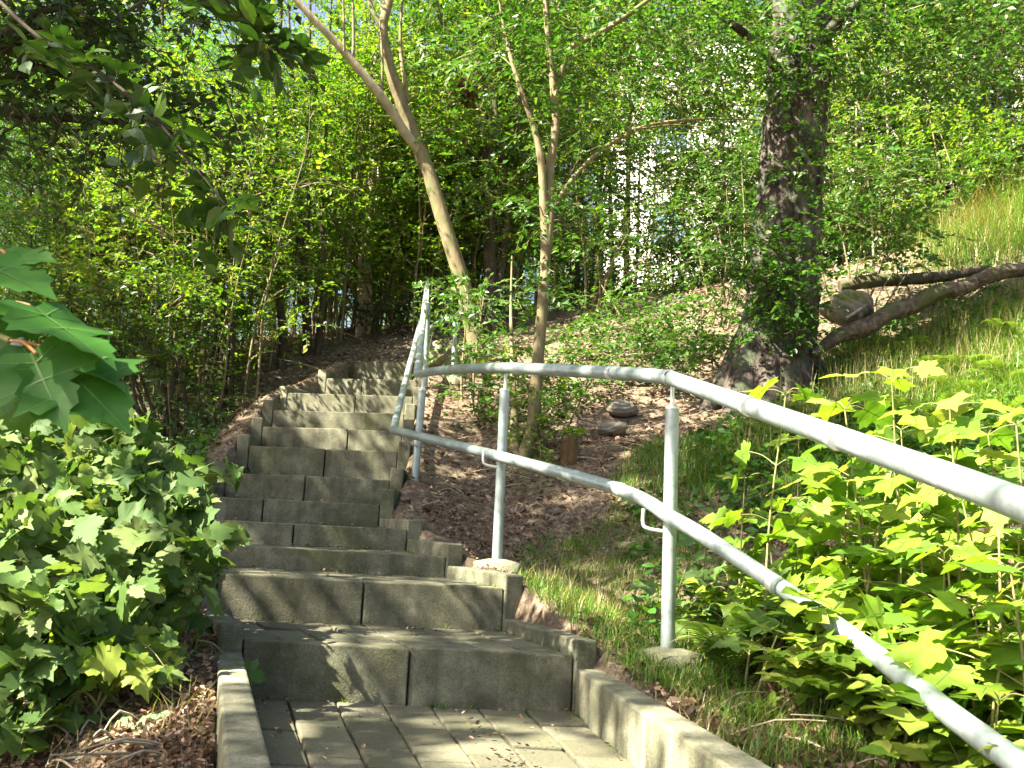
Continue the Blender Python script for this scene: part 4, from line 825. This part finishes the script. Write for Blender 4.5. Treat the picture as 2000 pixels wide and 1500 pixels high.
# --- grass, dry grass, litter --------------------------------------------------
def pts_in(n, poly, ylo, yhi):
    """random ground points whose picture position lies in a pixel polygon (x,y list)"""
    out = []; poly = np.array(poly, float)
    while sum(len(o) for o in out) < n:
        y = R.uniform(ylo ** .5, yhi ** .5, 6000) ** 2; x = R.uniform(-.62, .62, 6000) * y; z = H(x, y)
        p = (np.c_[x, y, z] - [0, 0, EYE]) @ CMN; px = 1000 + p[:, 0] / -p[:, 2] * FPX; py = 750 - p[:, 1] / -p[:, 2] * FPX
        ins = np.zeros(len(x), bool)
        for i in range(len(poly)):
            a, b = poly[i - 1], poly[i]; c = ((a[1] > py) != (b[1] > py)) & (px < (b[0] - a[0]) * (py - a[1]) / (b[1] - a[1] + 1e-9) + a[0]); ins ^= c
        on = (y < Rp[-1, 1]) & (x > np.interp(y, Lp[:, 1], Lp[:, 0]) - .10) & (x < np.interp(y, Rp[:, 1], Rp[:, 0]) + .10)
        ins &= ~on; out.append(np.c_[x, y, z][ins])
    return np.concatenate(out)[:n]
def blades(mb, q, h, w, lean=.5, m=0):
    n = len(q); a = R.uniform(0, 2 * PI, n); d = np.c_[np.cos(a), np.sin(a), np.zeros(n)]; h = h * R.uniform(.4, 1.3, n); l = h * lean * R.uniform(.1, 1.3, n)
    s = np.c_[-np.sin(a), np.cos(a), np.zeros(n)] * (w * R.uniform(.6, 1.3, n))[:, None]; u = np.array([0, 0, 1.])
    q = q - [0, 0, .01]; m1 = q + u * (h * .55)[:, None] + d * (l * .3)[:, None]; t = q + u * (h * .95)[:, None] + d * l[:, None]
    V = np.stack([q - s, q + s, m1 + s * .75, m1 - s * .75, t], 1).reshape(-1, 3); o = np.arange(n)[:, None] * 5
    mb.add(V, [np.array([[0, 1, 2, 3]]) + o, np.array([[3, 2, 4]]) + o], m)
def clumped(poly, ylo, yhi, n, per, sig):
    c = pts_in(n, poly, ylo, yhi); q = np.repeat(c, per, 0); q[:, :2] += R.normal(0, sig, (len(q), 2)); q[:, 2] = H(q[:, 0], q[:, 1])
    on = (q[:, 1] < Rp[-1, 1]) & (q[:, 0] > np.interp(q[:, 1], Lp[:, 1], Lp[:, 0]) - .08) & (q[:, 0] < np.interp(q[:, 1], Rp[:, 1], Rp[:, 0]) + .085)
    return q[~on]
mb = MB()
blades(mb, clumped([(1000, 1110), (1060, 1050), (1180, 1000), (1300, 960), (1420, 980), (1500, 1120), (1480, 1300), (1330, 1380), (1130, 1230), (1010, 1130)], 2.4, 6, 620, 26, .04), .06, .0018, 1.1)
blades(mb, clumped([(1330, 1300), (1500, 1200), (1800, 1150), (2050, 1100), (2050, 1520), (1450, 1520)], 1.8, 4, 320, 16, .03), .075, .0022, 1.2)
blades(mb, clumped([(1330, 960), (1600, 800), (2050, 600), (2050, 1000), (1500, 1000)], 3, 8.5, 620, 24, .08), .13, .003, 1.2)
blades(mb, clumped([(1640, 700), (1800, 620), (2050, 540), (2050, 820), (1650, 820)], 4.5, 9, 260, 22, .1), .2, .003, 1.2)
blades(mb, clumped([(1830, 490), (1900, 420), (2060, 340), (2060, 520), (1800, 540)], 8, 13, 330, 22, .14), .32, .0035, 1.1)
blades(mb, clumped([(1250, 880), (1420, 850), (1420, 960), (1200, 960)], 4, 7, 240, 14, .05), .08, .0025)
tag(mb.build('grass', M['grass']), 'green grass tufts growing over the right bank', 'grass', kind='stuff')
mb = MB()
q = pts_in(700, [(1330, 900), (1600, 740), (1700, 620), (2050, 480), (2050, 1000), (1500, 1060)], 2.8, 9); q = np.vstack([q, pts_in(50, [(1250, 1180), (1180, 1000), (1420, 980), (1500, 1250), (1330, 1380), (1230, 1290)], 2.4, 6), pts_in(260, [(0, 1150), (420, 900), (470, 760), (300, 700), (0, 760)], 4, 9)])
q = np.repeat(q, 14, 0); q[:, :2] += R.normal(0, .05, (len(q), 2)); q[:, 2] = H(q[:, 0], q[:, 1]) + R.uniform(.01, .13, len(q))
q = q[np.hypot(q[:, 0] - ro[0], q[:, 1] - ro[1]) > .28]
q = q[~((q[:, 1] < Rp[-1, 1]) & (q[:, 0] > np.interp(q[:, 1], Lp[:, 1], Lp[:, 0]) - .1) & (q[:, 0] < np.interp(q[:, 1], Rp[:, 1], Rp[:, 0]) + .12))]
put(mb, q, R.normal(0, 1, q.shape) * [1, 1, .4], R.normal(0, .4, q.shape) + [-.1, -.3, 1], R.uniform(.025, .065, len(q)), OVAL, 0, True)
tag(mb.build('ground_cover', M['leaf_green']), 'low leafy weeds carpeting the banks on both sides of the stairs', 'weeds', kind='stuff')
mb = MB()
blades(mb, clumped([(1830, 490), (1900, 420), (2060, 340), (2060, 520), (1800, 540)], 8, 13, 110, 22, .14), .42, .0035, 1.1)
blades(mb, clumped([(1550, 1300), (1500, 1240), (1650, 1230), (1640, 1380), (1540, 1350)], 2.2, 3.4, 60, 16, .03), .11, .0018, 1.2)
blades(mb, clumped([(1330, 1400), (1500, 1330), (1750, 1380), (1700, 1510), (1400, 1510)], 1.9, 3, 140, 8, .04), .06, .0016, 1.2)
blades(mb, clumped([(1440, 880), (1800, 660), (2000, 620), (2000, 760), (1500, 900)], 4, 8.5, 240, 8, .08), .3, .002, .5)
blades(mb, clumped([(1000, 1150), (1300, 1050), (1300, 1250), (1130, 1220)], 2.8, 4.8, 120, 6, .05), .12, .0014, .8)
blades(mb, clumped([(0, 1330), (300, 1300), (420, 1400), (430, 1500), (0, 1500)], 2, 3.2, 60, 8, .04), .07, .0014, 1.3)
tag(mb.build('dry_grass', M['straw']), 'bleached dry grass and straw on the right bank and at the top right', 'dry grass', kind='stuff')
def scatter_litter(mb, q, s0, s1, tpl=T_CURL, flat=.5):
    n = len(q); nr = R.normal(0, flat, (n, 3)) + [0, 0, 1]; ax = np.cross(nr, R.normal(0, 1, (n, 3))); put(mb, q + [0, 0, .006], ax, nr, R.uniform(s0, s1, n), tpl)
mb = MB()
scatter_litter(mb, pts_in(15000, [(-50, 560), (800, 600), (1300, 540), (1750, 480), (2050, 480), (2050, 700), (1400, 900), (1300, 1000), (1000, 1100), (800, 1000), (420, 1000), (-50, 1100)], 4, 13), .02, .05)
scatter_litter(mb, pts_in(4500, [(820, 1010), (1000, 850), (1400, 820), (1350, 1050), (1000, 1150)], 3.5, 7.5), .008, .024)
scatter_litter(mb, pts_in(6500, [(-50, 1150), (400, 1150), (500, 1520), (-50, 1520)], 1.9, 4), .010, .026)
scatter_litter(mb, pts_in(4200, [(1100, 1250), (1350, 1000), (2050, 900), (2050, 1520), (1350, 1520)], 1.8, 5), .015, .045)
tag(mb.build('leaf_litter', M['litter']), 'brown fallen leaves littering the soil beside the stairs', 'leaf litter', kind='stuff')
mb = MB(); q = []
for i in range(9):
    l, r = Lp[i], Rp[i]; l2, r2 = Lp[i + 1], Rp[i + 1]; n = 60 if i else 130
    u = R.random(n); u = np.where(R.random(n) < .5, u ** 4 * .3 + (R.random(n) < .5) * (1 - .6 * u ** 3 * .5 - .1 * u) * .68, u); u = np.clip(u, .03, .97); v = R.uniform(.25, .97, n) ** .6
    p = (l * (1 - u[:, None]) + r * u[:, None]) * (1 - v[:, None]) + (l2 * (1 - u[:, None]) + r2 * u[:, None]) * v[:, None]; q.append(np.c_[p, np.full(n, Zp[i] + .002)])
scatter_litter(mb, np.concatenate(q), .005, .022, T_CURL, .25)
tag(mb.build('tread_litter', M['litter']), 'crumbs of dry leaf lying on the stair treads', 'leaf litter', kind='stuff')
mb = MB(); q = []
for i in range(11):
    for (a, b, n) in ((Lp[i + 1], Rp[i + 1], 26), (Rp[i], Rp[i + 1], 12), (Lp[i], Lp[i + 1], 16)):
        t = R.random(n); t = t[(np.sin(t * 23 + i * 3) > -.2)]; p = a + (b - a) * t[:, None]
        p = p - nrm((Lp[i + 1] + Rp[i + 1] - Lp[i] - Rp[i]) / 2) * .012 if n == 26 else p + np.array([-.012 if n == 12 else .012, 0]); q.append(np.c_[p, np.full(len(p), Zp[i])])
q = np.repeat(np.concatenate(q), 7, 0); q[:, :2] += R.normal(0, .006, (len(q), 2)); blades(mb, q, .022, .0016, 1.2)
tag(mb.build('joint_moss', M['grass']), 'moss and grass specks growing in the joints of the stairs', 'moss', kind='stuff')
mb = MB()
for p in np.vstack([pts_in(80, [(-50, 1300), (330, 1250), (360, 1520), (-50, 1520)], 1.9, 4), pts_in(150, [(420, 1000), (400, 780), (700, 660), (1000, 640), (1400, 700), (1350, 1000), (850, 1020)], 4, 11), pts_in(60, [(1350, 1250), (2050, 1100), (2050, 1520), (1400, 1520)], 1.8, 4)]):
    a = R.uniform(0, 6.28); l = R.uniform(.08, .3) * (.6 + .1 * p[1]); d = np.array([math.cos(a), math.sin(a), R.uniform(-.1, .25)]) * l
    tube(mb, [p, p + d * .5 + [0, 0, .02] + R.normal(0, .01, 3), p + d], [.003, .003, .0015], 5, n=2)
tag(mb.build('twig_litter', M['bark_pale']), 'thin dry twigs scattered over the soil', 'twigs', kind='stuff')

# --- fallen wood, stones ----------------------------------------------------------
def lie(name, label, cat, pts, r, m, lift=.04, furrow=.09, sides=18):
    P = [W(*p) for p in pts]
    mb = MB(); tube(mb, P, r, sides, n=7, furrow=furrow); o = mb.build(name, M[m], None, P[0]); o.location = [float(v) for v in P[0]]
    return tag(o, label, cat)
lie('fallen_branch', 'thick fallen branch slanting down the right bank towards the old tree', 'fallen branch', [(1590, 690, 6.95), (1640, 655, 7.15), (1690, 640, 7.25), (1735, 612, 7.35), (1785, 597, 7.5), (1830, 572, 7.5), (1880, 562, 7.6), (1950, 533, 7.7), (2030, 522, 7.8), (2150, 495, 7.9)], [.03, .055, .068, .06, .066, .058, .06, .056, .058, .05, .045], 'bark_log', furrow=.13, sides=24)
lie('fallen_branch', 'thinner fallen branch lying level behind the thick one', 'fallen branch', [(1640, 560, 8.0), (1700, 549, 8.0), (1780, 545, 8.1), (1850, 538, 8.2), (1930, 524, 8.3)], [.05, .055, .05, .045, .03], 'bark_log', furrow=.13)
lie('fallen_branch', 'short bare grey stick propped between the two fallen branches', 'stick', [(1652, 622, 7.4), (1680, 604, 7.5), (1702, 586, 7.6)], [.014, .013, .01], 'bark_pale', sides=8)
lie('fallen_branch', 'pale broken stick on the slope left of the old tree', 'stick', [(1382, 590, 8.0), (1392, 580, 8.0), (1402, 572, 8.0)], [.014, .014, .01], 'bark_pale', sides=8)
def rock(name, label, cat, px, py, y, r, m, n=2, rough=.16):
    p = W(px, py, y); me = bpy.data.meshes.new(name)
    import bmesh
    bm = bmesh.new(); bmesh.ops.create_icosphere(bm, subdivisions=4, radius=1)
    g = R.normal(0, 1, (6, 3)); ph = R.uniform(0, 6, 6)
    for v in bm.verts:
        c = np.array(v.co); k = 1 + rough * sum(math.sin(2.2 * g[i].dot(c) + ph[i]) for i in range(6)) * .4 + rough * .25 * math.sin(9 * c[0] + 7 * c[1] + 11 * c[2])
        v.co = Vector(c * k * r)
    bm.to_mesh(me); bm.free(); me.materials.append(M[m])
    for f in me.polygons: f.use_smooth = True
    o = bpy.data.objects.new(name, me); COL.objects.link(o); o.location = (p[0], p[1], max(p[2], G(p[0], p[1]) + r[2] * .05) - (.03 if name == 'stone' else 0)); o.rotation_euler = (0, 0, R.uniform(0, 6)); return tag(o, label, cat)
rock('stone', 'flat mossy stone on the bare slope below the shrub', 'stone', 1215, 790, 6.8, (.14, .1, .06), 'stone')
rock('stone', 'greenish stone half sunk beneath the flat mossy stone', 'stone', 1195, 830, 6.5, (.1, .08, .05), 'stone')
rock('stone', 'rounded brown boulder beside the upper handrail post', 'stone', 848, 690, 8.3, (.12, .12, .13), 'stone')
rock('mossy_stump', 'grey-green mossy stump between the old tree and the fallen branches', 'stump', 1645, 600, 7.7, (.2, .16, .13), 'stone', rough=.3)
p = base_of(1112, 905, 5.95); mb = MB(); tube(mb, [(0, 0, -.08), (0, 0, .02), (0, 0, .10), (.01, 0, .14)], [.075, .06, .05, .035], 20, n=5, furrow=.06)
o = mb.build('rotten_stump', M['rotwood']); o.location = [float(v) for v in p]; tag(o, 'small orange-brown rotten stump on the slope behind the lower handrail', 'stump')

# --- pale building glimpsed behind the trees --------------------------------------
bx, by, bz = 9.5, 25.0, 2.0
hs = thing('white_building', 'sunlit white building glimpsed through the leaves behind the bank', 'building', (bx, by, bz))
def box(mb, x0, x1, y0, y1, z0, z1): hexa(mb, [(x0, y0, z0), (x1, y0, z0), (x1, y1, z0), (x0, y1, z0), (x0, y0, z1), (x1, y0, z1), (x1, y1, z1), (x0, y1, z1)])
mb = MB(); box(mb, -8, 11, 0, 8, -.5, 13.6); mb.build('wall', M['plaster'], hs); hs.rotation_euler = (0, 0, -.42)
mb = MB(); mb.add([(-8.4, -.4, 13.6), (11.4, -.4, 13.6), (11.4, 4, 16), (-8.4, 4, 16), (11.4, 8.4, 13.6), (-8.4, 8.4, 13.6)], [np.array([[0, 1, 2, 3], [3, 2, 4, 5], [0, 5, 4, 1]]), np.array([[0, 3, 5], [1, 4, 2]])]); mb.build('roof', M['rooft'], hs)
for wz in (.9, 3.9, 6.8, 9.7):
    for wx in (-6.2, -3.4, -.6, 2.2, 5.0, 7.2):
        mb = MB(); box(mb, wx, wx + .09, -.05, .02, wz, wz + 1.5); box(mb, wx + 1.01, wx + 1.1, -.05, .02, wz, wz + 1.5); box(mb, wx + .092, wx + 1.008, -.05, .02, wz, wz + .09); box(mb, wx + .092, wx + 1.008, -.05, .02, wz + 1.41, wz + 1.5); box(mb, wx + .51, wx + .57, -.045, .02, wz + .092, wz + 1.408)
        f = mb.build('window', M['plaster'], hs); mb = MB(); box(mb, wx + .09, wx + 1.01, -.02, -.005, wz + .09, wz + 1.41); mb.build('pane', M['pane'], f)

# --- far wood closing the view on the left --------------------------------------------
mb = MB()
for i in range(560):
    y = R.uniform(15.5, 24); x = R.uniform(-.72, .12 if i < 430 else -.3) * y; z = G(x, y) + (R.uniform(0, 2.5) if 330 <= i < 430 else R.uniform(.3, 11.5))
    blob_sprays(mb, (x, y, z), np.array([1, .9, .5]) * R.uniform(.7, 1.3), 22, L=.5, k=8, ls=.11, twig=.004)
for _ in range(60):
    y = R.uniform(15.5, 24); x = R.uniform(-.72, .12) * y; z = G(x, y); tube(mb, [(x, y, z - .2), (x + R.normal(0, .2), y, z + 3), (x + R.normal(0, .5), y, z + 8)], [.07, .05, .02], 7, 1, n=4)
tag(mb.build('far_wood', [M['leaf_warm'], M['bark_dark']]), 'dense bright wood closing the view behind the thicket', 'wood', kind='stuff')
